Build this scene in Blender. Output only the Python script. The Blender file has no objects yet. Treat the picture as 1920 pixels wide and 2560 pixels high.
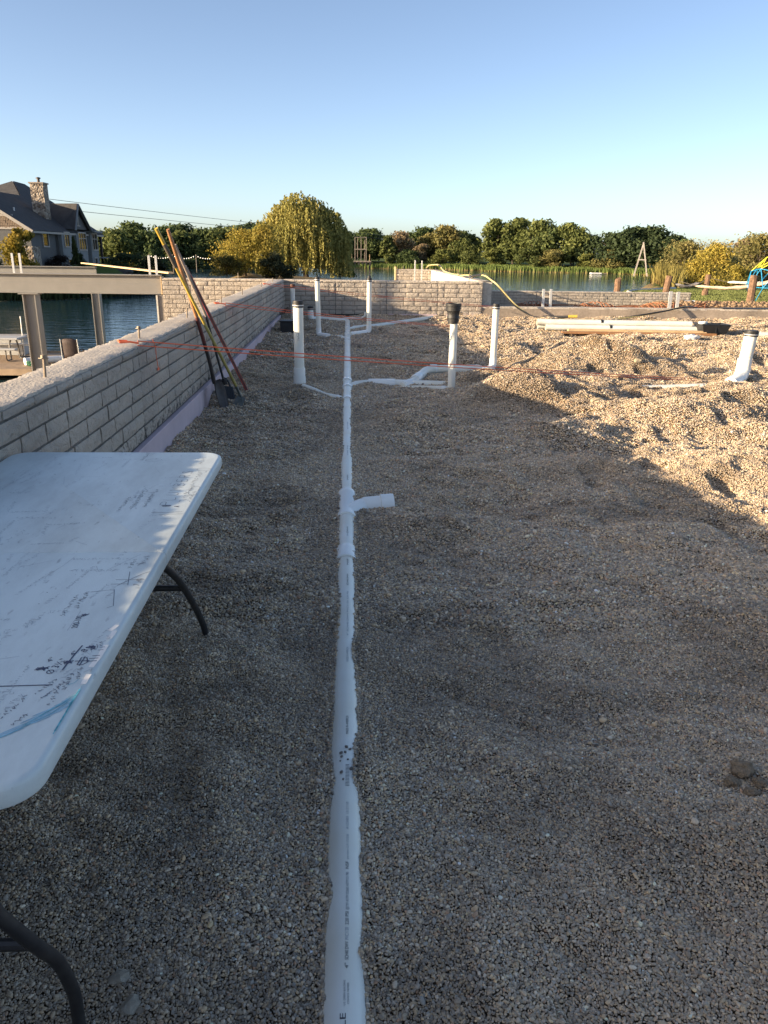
import bpy, math, random
import numpy as np
from mathutils import Vector, Matrix, Euler

random.seed(7)
RNG = np.random.default_rng(11)
R = math.radians
scene = bpy.context.scene
COL = scene.collection

# ------------------------------------------------------------------ camera
CAM_H = 1.7
yaw, pitch, roll = R(2.794), R(18.748), R(0.8)
fw = Vector((math.sin(yaw) * math.cos(pitch), math.cos(yaw) * math.cos(pitch), -math.sin(pitch)))
rt = Vector((math.cos(yaw), -math.sin(yaw), 0.0))
up = rt.cross(fw)
rt2 = rt * math.cos(roll) + up * math.sin(roll)
up2 = -rt * math.sin(roll) + up * math.cos(roll)
cam_data = bpy.data.cameras.new('camera')
cam = bpy.data.objects.new('camera', cam_data)
COL.objects.link(cam)
M = Matrix((rt2, up2, -fw)).transposed().to_4x4()
M.translation = (0, 0, CAM_H)
cam.matrix_world = M
cam_data.sensor_fit = 'VERTICAL'
cam_data.sensor_height = 34.6
cam_data.lens = 34.6 * 1923.0 / 2560.0
cam_data.clip_start = 0.05
cam_data.clip_end = 9000
scene.camera = cam

# ------------------------------------------------------------------ sky, sun, exposure
SUN_DIR = Vector((1.0, 0.32, -0.232)).normalized()      # direction the light travels
src = -SUN_DIR
elev = math.asin(src.z)
azim = math.atan2(src.x, src.y)
world = bpy.data.worlds.new('World')
scene.world = world
world.use_nodes = True
wn = world.node_tree
wn.nodes.clear()
sky = wn.nodes.new('ShaderNodeTexSky')
sky.sky_type = 'NISHITA'
sky.sun_disc = False
sky.sun_elevation = elev
sky.sun_rotation = azim % (2 * math.pi)
sky.air_density = 0.52
sky.dust_density = 1.1
sky.ozone_density = 0.35
bg = wn.nodes.new('ShaderNodeBackground')
bg.inputs['Strength'].default_value = 0.12
wo = wn.nodes.new('ShaderNodeOutputWorld')
wn.links.new(sky.outputs[0], bg.inputs['Color'])
wn.links.new(bg.outputs[0], wo.inputs['Surface'])
sun_data = bpy.data.lights.new('sun', 'SUN')
sun_data.energy = 5.0
sun_data.angle = R(0.53)
sun_data.color = (1.0, 0.78, 0.52)
sun = bpy.data.objects.new('sun', sun_data)
COL.objects.link(sun)
sun.rotation_euler = SUN_DIR.to_track_quat('-Z', 'Y').to_euler()
sun.location = (-40, -10, 30)
vs = scene.view_settings
vs.view_transform = 'Standard'
vs.look = 'None'
vs.gamma = 1.0
vs.use_curve_mapping = False
vs.exposure = 1.25

# ------------------------------------------------------------------ helpers
def smooth01(t):
    t = np.clip(t, 0, 1)
    return t * t * (3 - 2 * t)

def vnoise(x, y, seed=0):
    x = np.asarray(x, float); y = np.asarray(y, float)
    xi = np.floor(x); yi = np.floor(y)
    fx = x - xi; fy = y - yi
    fx = fx * fx * (3 - 2 * fx); fy = fy * fy * (3 - 2 * fy)
    def h(a, b):
        n = np.sin(a * 127.1 + b * 311.7 + seed * 74.7) * 43758.5453
        return n - np.floor(n)
    return (h(xi, yi) * (1 - fx) + h(xi + 1, yi) * fx) * (1 - fy) + (h(xi, yi + 1) * (1 - fx) + h(xi + 1, yi + 1) * fx) * fy

def fbm(x, y, seed=0, octv=3):
    s = 0; a = 0.5; f = 1.0
    for k in range(octv):
        s = s + a * (vnoise(x * f, y * f, seed + k * 13) - 0.5) * 2
        a *= 0.5; f *= 2.03
    return s

WLOC = {}

class MB:
    """collects shapes in world space; build() links them as one mesh object"""
    def __init__(self):
        self.v = []; self.f = []; self.n = 0
    def add(self, verts, faces):
        verts = np.asarray(verts, float).reshape(-1, 3)
        self.v.append(verts)
        self.f.extend([tuple(i + self.n for i in fc) for fc in faces])
        self.n += len(verts)
        return self
    def box(self, c, s, rz=0.0, rot=None, bev=0.0):
        hx, hy, hz = s[0] / 2, s[1] / 2, s[2] / 2
        if bev > 0:
            b = min(bev, hx * .9, hy * .9, hz * .9)
            vs = []
            for sx in (-1, 1):
                for sy in (-1, 1):
                    for sz in (-1, 1):
                        vs += [(sx * hx, sy * (hy - b), sz * (hz - b)), (sx * (hx - b), sy * hy, sz * (hz - b)), (sx * (hx - b), sy * (hy - b), sz * hz)]
            def I(sx, sy, sz, k): return (((sx > 0) * 2 + (sy > 0)) * 2 + (sz > 0)) * 3 + k
            fs = []
            for s_ in (-1, 1):
                q = [I(s_, -1, -1, 0), I(s_, 1, -1, 0), I(s_, 1, 1, 0), I(s_, -1, 1, 0)]; fs.append(q if s_ > 0 else q[::-1])
                q = [I(-1, s_, -1, 1), I(-1, s_, 1, 1), I(1, s_, 1, 1), I(1, s_, -1, 1)]; fs.append(q if s_ > 0 else q[::-1])
                q = [I(-1, -1, s_, 2), I(1, -1, s_, 2), I(1, 1, s_, 2), I(-1, 1, s_, 2)]; fs.append(q if s_ > 0 else q[::-1])
            for a in (-1, 1):
                for b_ in (-1, 1):
                    fs.append([I(a, b_, -1, 0), I(a, b_, -1, 1), I(a, b_, 1, 1), I(a, b_, 1, 0)][::(1 if a * b_ > 0 else -1)])
                    fs.append([I(a, -1, b_, 0), I(a, 1, b_, 0), I(a, 1, b_, 2), I(a, -1, b_, 2)][::(1 if a * b_ > 0 else -1)])
                    fs.append([I(-1, a, b_, 1), I(-1, a, b_, 2), I(1, a, b_, 2), I(1, a, b_, 1)][::(1 if a * b_ > 0 else -1)])
            for sx in (-1, 1):
                for sy in (-1, 1):
                    for sz in (-1, 1):
                        t = [I(sx, sy, sz, 0), I(sx, sy, sz, 1), I(sx, sy, sz, 2)]
                        fs.append(t if sx * sy * sz > 0 else t[::-1])
            vs = np.array(vs)
        else:
            vs = np.array([(x, y, z) for x in (-hx, hx) for y in (-hy, hy) for z in (-hz, hz)])
            fs = [(0, 1, 3, 2), (4, 6, 7, 5), (0, 4, 5, 1), (2, 3, 7, 6), (0, 2, 6, 4), (1, 5, 7, 3)]
        m = rot if rot is not None else Matrix.Rotation(rz, 3, 'Z')
        vs = vs @ np.array(m).T + np.array(c)
        return self.add(vs, fs)
    def bar(self, a, b, w, h, upv=(0, 0, 1), bev=0.0):
        a = Vector(a); b = Vector(b)
        d = (b - a); L = d.length; d.normalize()
        s = d.cross(Vector(upv))
        if s.length < 1e-5: s = d.cross(Vector((1, 0, 0)))
        s.normalize(); u = s.cross(d)
        return self.box((a + b) / 2, (L, w, h), rot=Matrix((d, -s, u)).transposed() if False else Matrix((d, s, u)).transposed() if d.dot(s.cross(u)) > 0 else Matrix((d, -s, u)).transposed(), bev=bev)
    def tube(self, pts, r, seg=10, cap=True, closed=False):
        pts = [Vector(p) for p in pts]; n = len(pts)
        rs = r if hasattr(r, '__len__') else [r] * n
        ref = None; rings = []
        for i, p in enumerate(pts):
            if closed: t = pts[(i + 1) % n] - pts[i - 1]
            elif i == 0: t = pts[1] - p
            elif i == n - 1: t = p - pts[i - 1]
            else: t = (pts[i + 1] - p).normalized() + (p - pts[i - 1]).normalized()
            t.normalize()
            if ref is None:
                ref = t.cross(Vector((0, 0, 1)))
                if ref.length < 0.05: ref = t.cross(Vector((1, 0, 0)))
            ref = ref - t * ref.dot(t); ref.normalize()
            bn = t.cross(ref)
            rings.append([p + (ref * math.cos(2 * math.pi * k / seg) + bn * math.sin(2 * math.pi * k / seg)) * rs[i] for k in range(seg)])
        vs = [tuple(q) for ring in rings for q in ring]
        fs = []
        for i in range(n if closed else n - 1):
            j = (i + 1) % n
            for k in range(seg):
                k2 = (k + 1) % seg
                fs.append((i * seg + k, i * seg + k2, j * seg + k2, j * seg + k))
        if cap and not closed:
            fs.append(tuple(range(seg))[::-1]); fs.append(tuple((n - 1) * seg + k for k in range(seg)))
        return self.add(vs, fs)
    def lathe(self, base, axis, prof, seg=20, cap=True):
        """prof: list of (distance along axis, radius)"""
        base = Vector(base); ax = Vector(axis).normalized()
        e1 = ax.cross(Vector((0, 0, 1)))
        if e1.length < 0.05: e1 = ax.cross(Vector((1, 0, 0)))
        e1.normalize(); e2 = ax.cross(e1)
        vs = []; fs = []
        for d, r in prof:
            for k in range(seg):
                a = 2 * math.pi * k / seg
                vs.append(tuple(base + ax * d + (e1 * math.cos(a) + e2 * math.sin(a)) * r))
        for i in range(len(prof) - 1):
            for k in range(seg):
                k2 = (k + 1) % seg
                fs.append((i * seg + k, i * seg + k2, (i + 1) * seg + k2, (i + 1) * seg + k))
        if cap:
            fs.append(tuple(range(seg))[::-1]); fs.append(tuple((len(prof) - 1) * seg + k for k in range(seg)))
        return self.add(vs, fs)
    def poly(self, pts, thick=None, n=None):
        """flat polygon, extruded by thick along n"""
        pts = [Vector(p) for p in pts]; m = len(pts)
        if thick is None:
            return self.add([tuple(p) for p in pts], [tuple(range(m))])
        n = Vector(n).normalized() * thick
        vs = [tuple(p) for p in pts] + [tuple(p + n) for p in pts]
        fs = [tuple(range(m))[::-1], tuple(range(m, 2 * m))] + [(i, (i + 1) % m, m + (i + 1) % m, m + i) for i in range(m)]
        return self.add(vs, fs)
    def grid(self, V):
        """V: (nu, nv, 3) array"""
        nu, nv = V.shape[:2]
        idx = np.arange(nu * nv).reshape(nu, nv)
        q = np.stack([idx[:-1, :-1], idx[1:, :-1], idx[1:, 1:], idx[:-1, 1:]], -1).reshape(-1, 4)
        return self.add(V.reshape(-1, 3), [tuple(r) for r in q.tolist()])
    def mesh(self, name, mat, off=(0, 0, 0), smooth=False, auto=None):
        me = bpy.data.meshes.new(name)
        V = np.concatenate(self.v) - np.array(off)
        me.from_pydata(V.tolist(), [], self.f)
        if mat is not None: me.materials.append(mat)
        if smooth:
            me.polygons.foreach_set('use_smooth', np.ones(len(me.polygons), bool))
            if auto is not None:
                me.set_sharp_from_angle(angle=R(auto))
        me.update()
        return me
    def build(self, name, mat, parent=None, loc=None, smooth=False, auto=35):
        if parent is not None:
            off = WLOC[parent.name] if loc is None else loc
        else:
            if loc is None:
                V = np.concatenate(self.v); loc = ((V[:, 0].min() + V[:, 0].max()) / 2, (V[:, 1].min() + V[:, 1].max()) / 2, V[:, 2].min())
            off = loc
        me = self.mesh(name, mat, off, smooth, auto)
        return link(name, me, parent, loc)

def link(name, me, parent=None, loc=None):
    o = bpy.data.objects.new(name, me)
    COL.objects.link(o)
    if parent is not None:
        o.parent = parent
        pw = WLOC[parent.name]
        if loc is None: WLOC[o.name] = pw
        else:
            o.location = Vector(loc) - Vector(pw); WLOC[o.name] = tuple(loc)
    else:
        o.location = loc if loc is not None else (0, 0, 0)
        WLOC[o.name] = tuple(o.location)
    return o

def tag(o, label=None, cat=None, group=None, kind=None):
    if label: o['label'] = label
    if cat: o['category'] = cat
    if group: o['group'] = group
    if kind: o['kind'] = kind
    return o

def thing(name, loc, label, cat, group=None):
    o = bpy.data.objects.new(name, None)
    o.empty_display_size = 0.1
    COL.objects.link(o)
    o.location = loc
    WLOC[o.name] = tuple(loc)
    return tag(o, label, cat, group)

def copy_part(src_obj, parent):
    c = src_obj.copy()
    COL.objects.link(c)
    c.parent = parent
    return c

def mesh_np(name, V, F, mat, smooth=False):
    """fast mesh from arrays: V (n,3), F (m,k)"""
    V = np.asarray(V, np.float32); F = np.asarray(F, np.int32)
    me = bpy.data.meshes.new(name)
    me.vertices.add(len(V)); me.vertices.foreach_set('co', V.ravel())
    k = F.shape[1]
    me.loops.add(F.size); me.loops.foreach_set('vertex_index', F.ravel())
    me.polygons.add(len(F)); me.polygons.foreach_set('loop_start', np.arange(0, F.size, k, dtype=np.int32))
    if smooth: me.polygons.foreach_set('use_smooth', np.ones(len(F), bool))
    me.update(calc_edges=True)
    if mat is not None: me.materials.append(mat)
    return me

def grid_faces(nu, nv):
    idx = np.arange(nu * nv).reshape(nu, nv)
    return np.stack([idx[:-1, :-1], idx[1:, :-1], idx[1:, 1:], idx[:-1, 1:]], -1).reshape(-1, 4)

# ------------------------------------------------------------------ materials
def new_mat(name):
    m = bpy.data.materials.new(name)
    m.use_nodes = True
    nt = m.node_tree
    return m, nt, nt.nodes['Principled BSDF']

def mat(name, col, rough=0.6, var=0.12, scale=8.0, bump=0.0, bscale=60.0, metal=0.0, spec=0.5, col2=None, detail=4.0, coord='Object', stretch=None, bdist=0.01):
    """principled with noise-mixed colour and noise bump"""
    m, nt, b = new_mat(name)
    N = nt.nodes; Lk = nt.links
    tc = N.new('ShaderNodeTexCoord')
    vec = tc.outputs[coord]
    if stretch:
        mp = N.new('ShaderNodeMapping'); mp.inputs['Scale'].default_value = stretch
        Lk.new(vec, mp.inputs['Vector']); vec = mp.outputs[0]
    b.inputs['Roughness'].default_value = rough
    b.inputs['Metallic'].default_value = metal
    b.inputs['Specular IOR Level'].default_value = spec
    c1 = [max(0, c * (1 - var)) for c in col]
    c2 = list(col2) if col2 else [min(1, c * (1 + var)) for c in col]
    if var > 0 or col2:
        no = N.new('ShaderNodeTexNoise'); no.inputs['Scale'].default_value = scale; no.inputs['Detail'].default_value = detail
        no.inputs['Roughness'].default_value = 0.6
        Lk.new(vec, no.inputs['Vector'])
        cr = N.new('ShaderNodeValToRGB')
        cr.color_ramp.elements[0].position = 0.3; cr.color_ramp.elements[0].color = (*c1, 1)
        cr.color_ramp.elements[1].position = 0.7; cr.color_ramp.elements[1].color = (*c2, 1)
        Lk.new(no.outputs['Fac'], cr.inputs['Fac'])
        Lk.new(cr.outputs['Color'], b.inputs['Base Color'])
    else:
        b.inputs['Base Color'].default_value = (*col, 1)
    if bump > 0:
        n2 = N.new('ShaderNodeTexNoise'); n2.inputs['Scale'].default_value = bscale; n2.inputs['Detail'].default_value = 5
        Lk.new(vec, n2.inputs['Vector'])
        bp = N.new('ShaderNodeBump'); bp.inputs['Strength'].default_value = bump; bp.inputs['Distance'].default_value = bdist
        Lk.new(n2.outputs['Fac'], bp.inputs['Height'])
        Lk.new(bp.outputs[0], b.inputs['Normal'])
    return m

MT = {}
MT['pvc'] = mat('white_pvc', (0.86, 0.87, 0.81), 0.32, var=0.03, scale=3.0, col2=(0.76, 0.73, 0.61), bump=0.02, bscale=40)
MT['pvc_fit'] = mat('white_pvc_fitting', (0.87, 0.88, 0.84), 0.25, var=0.02, scale=4)
MT['rubber'] = mat('black_rubber', (0.018, 0.018, 0.019), 0.55, var=0.3, scale=20, col2=(0.035, 0.034, 0.033))
MT['plastic_black'] = mat('black_plastic', (0.02, 0.021, 0.024), 0.45, var=0.2, scale=10)
MT['rusty_cap'] = mat('rusty_cap', (0.10, 0.045, 0.03), 0.7, var=0.3, scale=40)
MT['steel_grey'] = mat('grey_primed_steel', (0.235, 0.222, 0.20), 0.5, var=0.06, scale=4, bump=0.03, bscale=30)
MT['galv'] = mat('galvanised_strap', (0.55, 0.55, 0.54), 0.45, var=0.1, scale=12, metal=0.3)
MT['bolt'] = mat('bolt_steel', (0.24, 0.19, 0.14), 0.6, var=0.25, scale=60, metal=0.4)
MT['string'] = mat('orange_string', (0.85, 0.17, 0.07), 0.7, var=0.1, scale=30)
MT['foam'] = mat('pink_foam_board', (0.52, 0.42, 0.45), 0.8, var=0.08, scale=4, bump=0.05, bscale=80)
MT['tar'] = mat('black_damp_proofing', (0.010, 0.010, 0.011), 0.45, var=0.3, scale=9, bump=0.2, bscale=30)
MT['wood_brown'] = mat('brown_wood', (0.34, 0.17, 0.075), 0.5, var=0.2, scale=10, stretch=(1, 1, 0.15))
MT['wood_board'] = mat('new_lumber', (0.62, 0.44, 0.24), 0.65, var=0.15, scale=6, bump=0.08, bscale=40)
MT['wood_grey'] = mat('weathered_wood', (0.24, 0.20, 0.16), 0.8, var=0.3, scale=9, bump=0.2, bscale=30)
MT['wood_post'] = mat('rough_post_wood', (0.17, 0.10, 0.06), 0.85, var=0.45, scale=7, bump=0.4, bscale=22, bdist=0.03)
MT['deck'] = mat('deck_boards', (0.34, 0.24, 0.15), 0.7, var=0.25, scale=3)
MT['table_leg'] = mat('dark_steel_tube', (0.022, 0.022, 0.026), 0.42, var=0.3, scale=25, col2=(0.04, 0.037, 0.035))

# ------------------------------------------------------------------ concrete
def concrete_mat(name, base, warm, rough_scale=90, bump=0.5, stain=1.0):
    m, nt, b = new_mat(name)
    N = nt.nodes; Lk = nt.links
    tc = N.new('ShaderNodeTexCoord'); geo = N.new('ShaderNodeNewGeometry')
    n1 = N.new('ShaderNodeTexNoise'); n1.inputs['Scale'].default_value = 1.7; n1.inputs['Detail'].default_value = 6
    n2 = N.new('ShaderNodeTexNoise'); n2.inputs['Scale'].default_value = rough_scale; n2.inputs['Detail'].default_value = 5
    Lk.new(geo.outputs['Position'], n1.inputs['Vector']); Lk.new(geo.outputs['Position'], n2.inputs['Vector'])
    cr = N.new('ShaderNodeValToRGB')
    cr.color_ramp.elements[0].position = 0.32; cr.color_ramp.elements[0].color = (*[c * (1 - .22 * stain) for c in base], 1)
    cr.color_ramp.elements[1].position = 0.68; cr.color_ramp.elements[1].color = (*warm, 1)
    Lk.new(n1.outputs['Fac'], cr.inputs['Fac'])
    mx = N.new('ShaderNodeMix'); mx.data_type = 'RGBA'; mx.blend_type = 'MULTIPLY'; mx.inputs[0].default_value = 0.55
    c2 = N.new('ShaderNodeValToRGB'); c2.color_ramp.elements[0].position = 0.25; c2.color_ramp.elements[0].color = (.45, .45, .45, 1)
    c2.color_ramp.elements[1].position = 0.62
    Lk.new(n2.outputs['Fac'], c2.inputs['Fac'])
    Lk.new(cr.outputs[0], mx.inputs['A']); Lk.new(c2.outputs[0], mx.inputs['B'])
    Lk.new(mx.outputs['Result'], b.inputs['Base Color'])
    b.inputs['Roughness'].default_value = 0.88
    b.inputs['Specular IOR Level'].default_value = 0.25
    bp = N.new('ShaderNodeBump'); bp.inputs['Strength'].default_value = bump; bp.inputs['Distance'].default_value = 0.006
    Lk.new(n2.outputs['Fac'], bp.inputs['Height']); Lk.new(bp.outputs[0], b.inputs['Normal'])
    return m
def brick_mat():
    m, nt, b = new_mat('stamped_concrete_brick_face')
    N = nt.nodes; Lk = nt.links
    geo = N.new('ShaderNodeNewGeometry')
    big = N.new('ShaderNodeTexNoise'); big.inputs['Scale'].default_value = 1.3; big.inputs['Detail'].default_value = 6
    fine = N.new('ShaderNodeTexNoise'); fine.inputs['Scale'].default_value = 70; fine.inputs['Detail'].default_value = 4
    rk_ = N.new('ShaderNodeTexNoise'); rk_.inputs['Scale'].default_value = 17; rk_.inputs['Detail'].default_value = 5; rk_.inputs['Roughness'].default_value = .62
    rk_.inputs['Distortion'].default_value = .6
    for q in (big, fine, rk_): Lk.new(geo.outputs['Position'], q.inputs['Vector'])
    cr = N.new('ShaderNodeValToRGB'); cr.color_ramp.elements[0].position = .32; cr.color_ramp.elements[0].color = (.35, .31, .265, 1)
    cr.color_ramp.elements[1].position = .68; cr.color_ramp.elements[1].color = (.50, .435, .36, 1)
    Lk.new(big.outputs['Fac'], cr.inputs['Fac'])
    # damp-proofing splashes low on the wall
    sp = N.new('ShaderNodeSeparateXYZ'); Lk.new(geo.outputs['Position'], sp.inputs[0])
    mr = N.new('ShaderNodeMapRange'); mr.inputs['From Min'].default_value = .34; mr.inputs['From Max'].default_value = .85; mr.inputs['To Min'].default_value = .30; mr.inputs['To Max'].default_value = -.25
    Lk.new(sp.outputs['Z'], mr.inputs['Value'])
    sn = N.new('ShaderNodeTexNoise'); sn.inputs['Scale'].default_value = 14; sn.inputs['Detail'].default_value = 6; sn.inputs['Roughness'].default_value = .75
    Lk.new(geo.outputs['Position'], sn.inputs['Vector'])
    ad = N.new('ShaderNodeMath'); ad.operation = 'ADD'; Lk.new(sn.outputs['Fac'], ad.inputs[0]); Lk.new(mr.outputs[0], ad.inputs[1])
    lim = N.new('ShaderNodeMapRange'); lim.inputs['From Min'].default_value = -1.40; lim.inputs['From Max'].default_value = -1.30; lim.inputs['To Min'].default_value = 0; lim.inputs['To Max'].default_value = -.16
    Lk.new(sp.outputs['X'], lim.inputs['Value'])
    lm2 = N.new('ShaderNodeMapRange'); lm2.inputs['From Min'].default_value = 19.2; lm2.inputs['From Max'].default_value = 20; lm2.inputs['To Min'].default_value = 0; lm2.inputs['To Max'].default_value = -1
    Lk.new(sp.outputs['Y'], lm2.inputs['Value'])
    lm3 = N.new('ShaderNodeMapRange'); lm3.inputs['From Min'].default_value = -1.75; lm3.inputs['From Max'].default_value = -1.65; lm3.inputs['To Min'].default_value = -1; lm3.inputs['To Max'].default_value = 0
    Lk.new(sp.outputs['X'], lm3.inputs['Value'])
    for q in (lim, lm2, lm3):
        a2 = N.new('ShaderNodeMath'); a2.operation = 'ADD'; Lk.new(ad.outputs[0], a2.inputs[0]); Lk.new(q.outputs[0], a2.inputs[1]); ad = a2
    st = N.new('ShaderNodeMapRange'); st.inputs['From Min'].default_value = .70; st.inputs['From Max'].default_value = .86; Lk.new(ad.outputs[0], st.inputs['Value'])
    mx = N.new('ShaderNodeMix'); mx.data_type = 'RGBA'; Lk.new(st.outputs[0], mx.inputs[0]); Lk.new(cr.outputs[0], mx.inputs['A']); mx.inputs['B'].default_value = (.045, .043, .042, 1)
    Lk.new(mx.outputs['Result'], b.inputs['Base Color'])
    b.inputs['Roughness'].default_value = .9; b.inputs['Specular IOR Level'].default_value = .2
    b1 = N.new('ShaderNodeBump'); b1.inputs['Strength'].default_value = 1; b1.inputs['Distance'].default_value = .030; Lk.new(rk_.outputs['Fac'], b1.inputs['Height'])
    b2 = N.new('ShaderNodeBump'); b2.inputs['Strength'].default_value = .4; b2.inputs['Distance'].default_value = .005; Lk.new(fine.outputs['Fac'], b2.inputs['Height'])
    Lk.new(b1.outputs[0], b2.inputs['Normal']); Lk.new(b2.outputs[0], b.inputs['Normal'])
    return m
MT['wall'] = concrete_mat('stamped_concrete', (0.27, 0.245, 0.215), (0.31, 0.275, 0.235), 55, 0.5)
MT['brick'] = brick_mat()
MT['walltop'] = concrete_mat('screeded_wall_top', (0.60, 0.54, 0.46), (0.66, 0.585, 0.49), 60, 1.0)
MT['smoothconc'] = concrete_mat('smooth_concrete', (0.40, 0.335, 0.27), (0.44, 0.36, 0.285), 20, 0.12, 1.4)
MT['paleconc'] = concrete_mat('pale_form_face', (0.62, 0.60, 0.54), (0.66, 0.63, 0.56), 20, 0.08, 0.4)

# ------------------------------------------------------------------ gravel floor inside the foundation
def pipe_z(y):
    return 0.025 + 0.0105 * np.minimum(y, 17.0)

MOUNDS = [  # x, y, rx, ry, height
    (1.85, 8.62, .55, .50, .13), (2.35, 8.5, .75, .40, .13), (3.25, 10.9, .75, .42, .24), (3.9, 10.7, .55, .32, .16),
    (3.3, 7.5, .70, .45, .15), (4.35, 7.9, .8, .35, .13), (2.75, 9.6, .5, .25, .09), (1.72, 9.55, .40, .35, .12),
    (4.7, 9.0, .5, .3, .10), (5.6, 10.9, .8, .5, .16), (2.1, 6.9, .5, .35, .05), (3.3, 5.6, .5, .4, .09),
    (.50, 4.45, .30, .16, .055), (.75, 4.95, .5, .35, -.07), (-.75, 9.0, .4, .5, .03), (1.1, 3.4, .7, .4, .03),
    (.9, 7.6, .6, .5, .04), (6.6, 12.4, .9, .5, .12), (4.3, 13.2, .8, .4, .07), (2.7, 13.0, .7, .4, .06), (6.2, 8.4, .9, .6, .12),
    (1.5, 1.9, .6, .35, .035), (-.55, 6.1, .5, .3, .03), (1.55, 5.7, .9, .25, .03), (5.0, 12.0, .6, .3, .10), (7.6, 13.6, .9, .5, .12)]

def gz(x, y):
    x = np.asarray(x, float); y = np.asarray(y, float)
    base = pipe_z(y) + 0.024 + 0.010 * np.exp(-((x + .012) / .13) ** 2) * (y < 9)
    z = base.copy()
    z = z + 0.05 * smooth01((-x - 0.8) / 0.7)
    right = smooth01((x - 1.2) / 1.2) * smooth01((y - 3.2) / 2.0)
    amp = 0.070 + 0.024 * right
    away = smooth01((np.abs(x + 0.012) - 0.06) / 0.35)
    z = z + amp * away * fbm(x * 1.5 + 3.1, y * 1.9, 3, 3)
    z = z + (0.026 + 0.026 * right) * away * fbm(x * 4.3, y * 5.1, 9, 3)
    z = z + 0.032 * away * fbm(x * 6.5 + 1.3 * y, y * 8.0, 17, 3)
    # wind-blown looking rake ripples and foot marks
    foot = vnoise(x * 3.3 + 5, y * 3.0, 21)
    z = z - (0.010 + 0.06 * right) * away * smooth01((foot - 0.68) / 0.2)
    z = z + 0.016 * (1 - away) * fbm(x * 5.0, y * 3.1, 31, 4)
    for mx, my, rx, ry, h in MOUNDS:
        d2 = ((x - mx) / rx) ** 2 + ((y - my) / ry) ** 2
        w = np.exp(-d2 * 1.1)
        z = z + 1.5 * h * w * (1 + 0.25 * fbm(x * 3, y * 3, 40, 2)) * np.where(np.abs(x) < 0.12, 0.2, 1.0)
    for mx, my, rx, ry, h in ((.068, 2.10, .045, .085, .034), (.062, 2.24, .03, .06, .02), (-.088, 2.05, .04, .12, .020), (.07, 1.43, .035, .05, .026), (-.085, 1.62, .03, .06, .018), (.07, 1.72, .03, .04, .015), (.07, 2.9, .04, .1, .02), (-.09, 3.3, .04, .15, .018)):
        z = z + h * np.exp(-((x - mx) / rx) ** 2 - ((y - my) / ry) ** 2)
    return z

def gz1(x, y):
    return float(gz(np.array([x]), np.array([y]))[0])

def gravel_base_mat():
    m, nt, b = new_mat('gravel_bed')
    N = nt.nodes; Lk = nt.links
    geo = N.new('ShaderNodeNewGeometry')
    vo = N.new('ShaderNodeTexVoronoi'); vo.inputs['Scale'].default_value = 62
    Lk.new(geo.outputs['Position'], vo.inputs['Vector'])
    hs = N.new('ShaderNodeSeparateColor'); Lk.new(vo.outputs['Color'], hs.inputs[0])
    cr = N.new('ShaderNodeValToRGB'); e = cr.color_ramp.elements
    e[0].position = 0.0; e[0].color = (.07, .055, .04, 1)
    e[1].position = 1.0; e[1].color = (.34, .27, .19, 1)
    for p, c in ((.3, (.13, .10, .07, 1)), (.6, (.19, .15, .105, 1)), (.85, (.26, .205, .14, 1))):
        q = e.new(p); q.color = c
    Lk.new(hs.outputs[0], cr.inputs['Fac'])
    big = N.new('ShaderNodeTexNoise'); big.inputs['Scale'].default_value = 2.2; big.inputs['Detail'].default_value = 5
    Lk.new(geo.outputs['Position'], big.inputs['Vector'])
    tint = N.new('ShaderNodeValToRGB'); tint.color_ramp.elements[0].position = .38; tint.color_ramp.elements[0].color = (.86, .88, .92, 1)
    tint.color_ramp.elements[1].position = .66; tint.color_ramp.elements[1].color = (1.12, 1.0, .84, 1)
    Lk.new(big.outputs['Fac'], tint.inputs['Fac'])
    mx = N.new('ShaderNodeMix'); mx.data_type = 'RGBA'; mx.blend_type = 'MULTIPLY'; mx.inputs[0].default_value = 1
    Lk.new(cr.outputs[0], mx.inputs['A']); Lk.new(tint.outputs[0], mx.inputs['B'])
    Lk.new(mx.outputs['Result'], b.inputs['Base Color'])
    b.inputs['Roughness'].default_value = .9; b.inputs['Specular IOR Level'].default_value = .15
    n2 = N.new('ShaderNodeTexNoise'); n2.inputs['Scale'].default_value = 26; n2.inputs['Detail'].default_value = 6
    Lk.new(geo.outputs['Position'], n2.inputs['Vector'])
    ad = N.new('ShaderNodeMath'); ad.operation = 'SUBTRACT'
    Lk.new(n2.outputs['Fac'], ad.inputs[0]); Lk.new(vo.outputs['Distance'], ad.inputs[1])
    bp = N.new('ShaderNodeBump'); bp.inputs['Strength'].default_value = 1.0; bp.inputs['Distance'].default_value = .02
    Lk.new(ad.outputs[0], bp.inputs['Height']); Lk.new(bp.outputs[0], b.inputs['Normal'])
    return m
MT['gravel_bed'] = gravel_base_mat()
gx = np.arange(-1.505, 13.6, 0.04); gy = np.arange(-2.6, 19.0, 0.04)
GX, GY = np.meshgrid(gx, gy, indexing='ij')
GZ = gz(GX, GY) - .006
me = mesh_np('gravel_bed', np.stack([GX, GY, GZ], -1).reshape(-1, 3), grid_faces(len(gx), len(gy)), MT['gravel_bed'], True)
tag(link('gravel_bed', me), 'bed of pea gravel between the foundation walls', None, None, 'structure')

# ------------------------------------------------------------------ pebbles: points with per-point rotation, scale and tint
def frustum_mask(x, y, z, side=0.55):
    px = x; py = y; pz = z - CAM_H
    d = px * fw.x + py * fw.y + pz * fw.z
    u = px * rt2.x + py * rt2.y + pz * rt2.z
    v = px * up2.x + py * up2.y + pz * up2.z
    d = np.maximum(d, .01)
    return (np.abs(u) < d * (960 / 1923.) + side) & (v > -d * (1280 / 1923.) - .35) & (v < d * .4)

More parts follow.
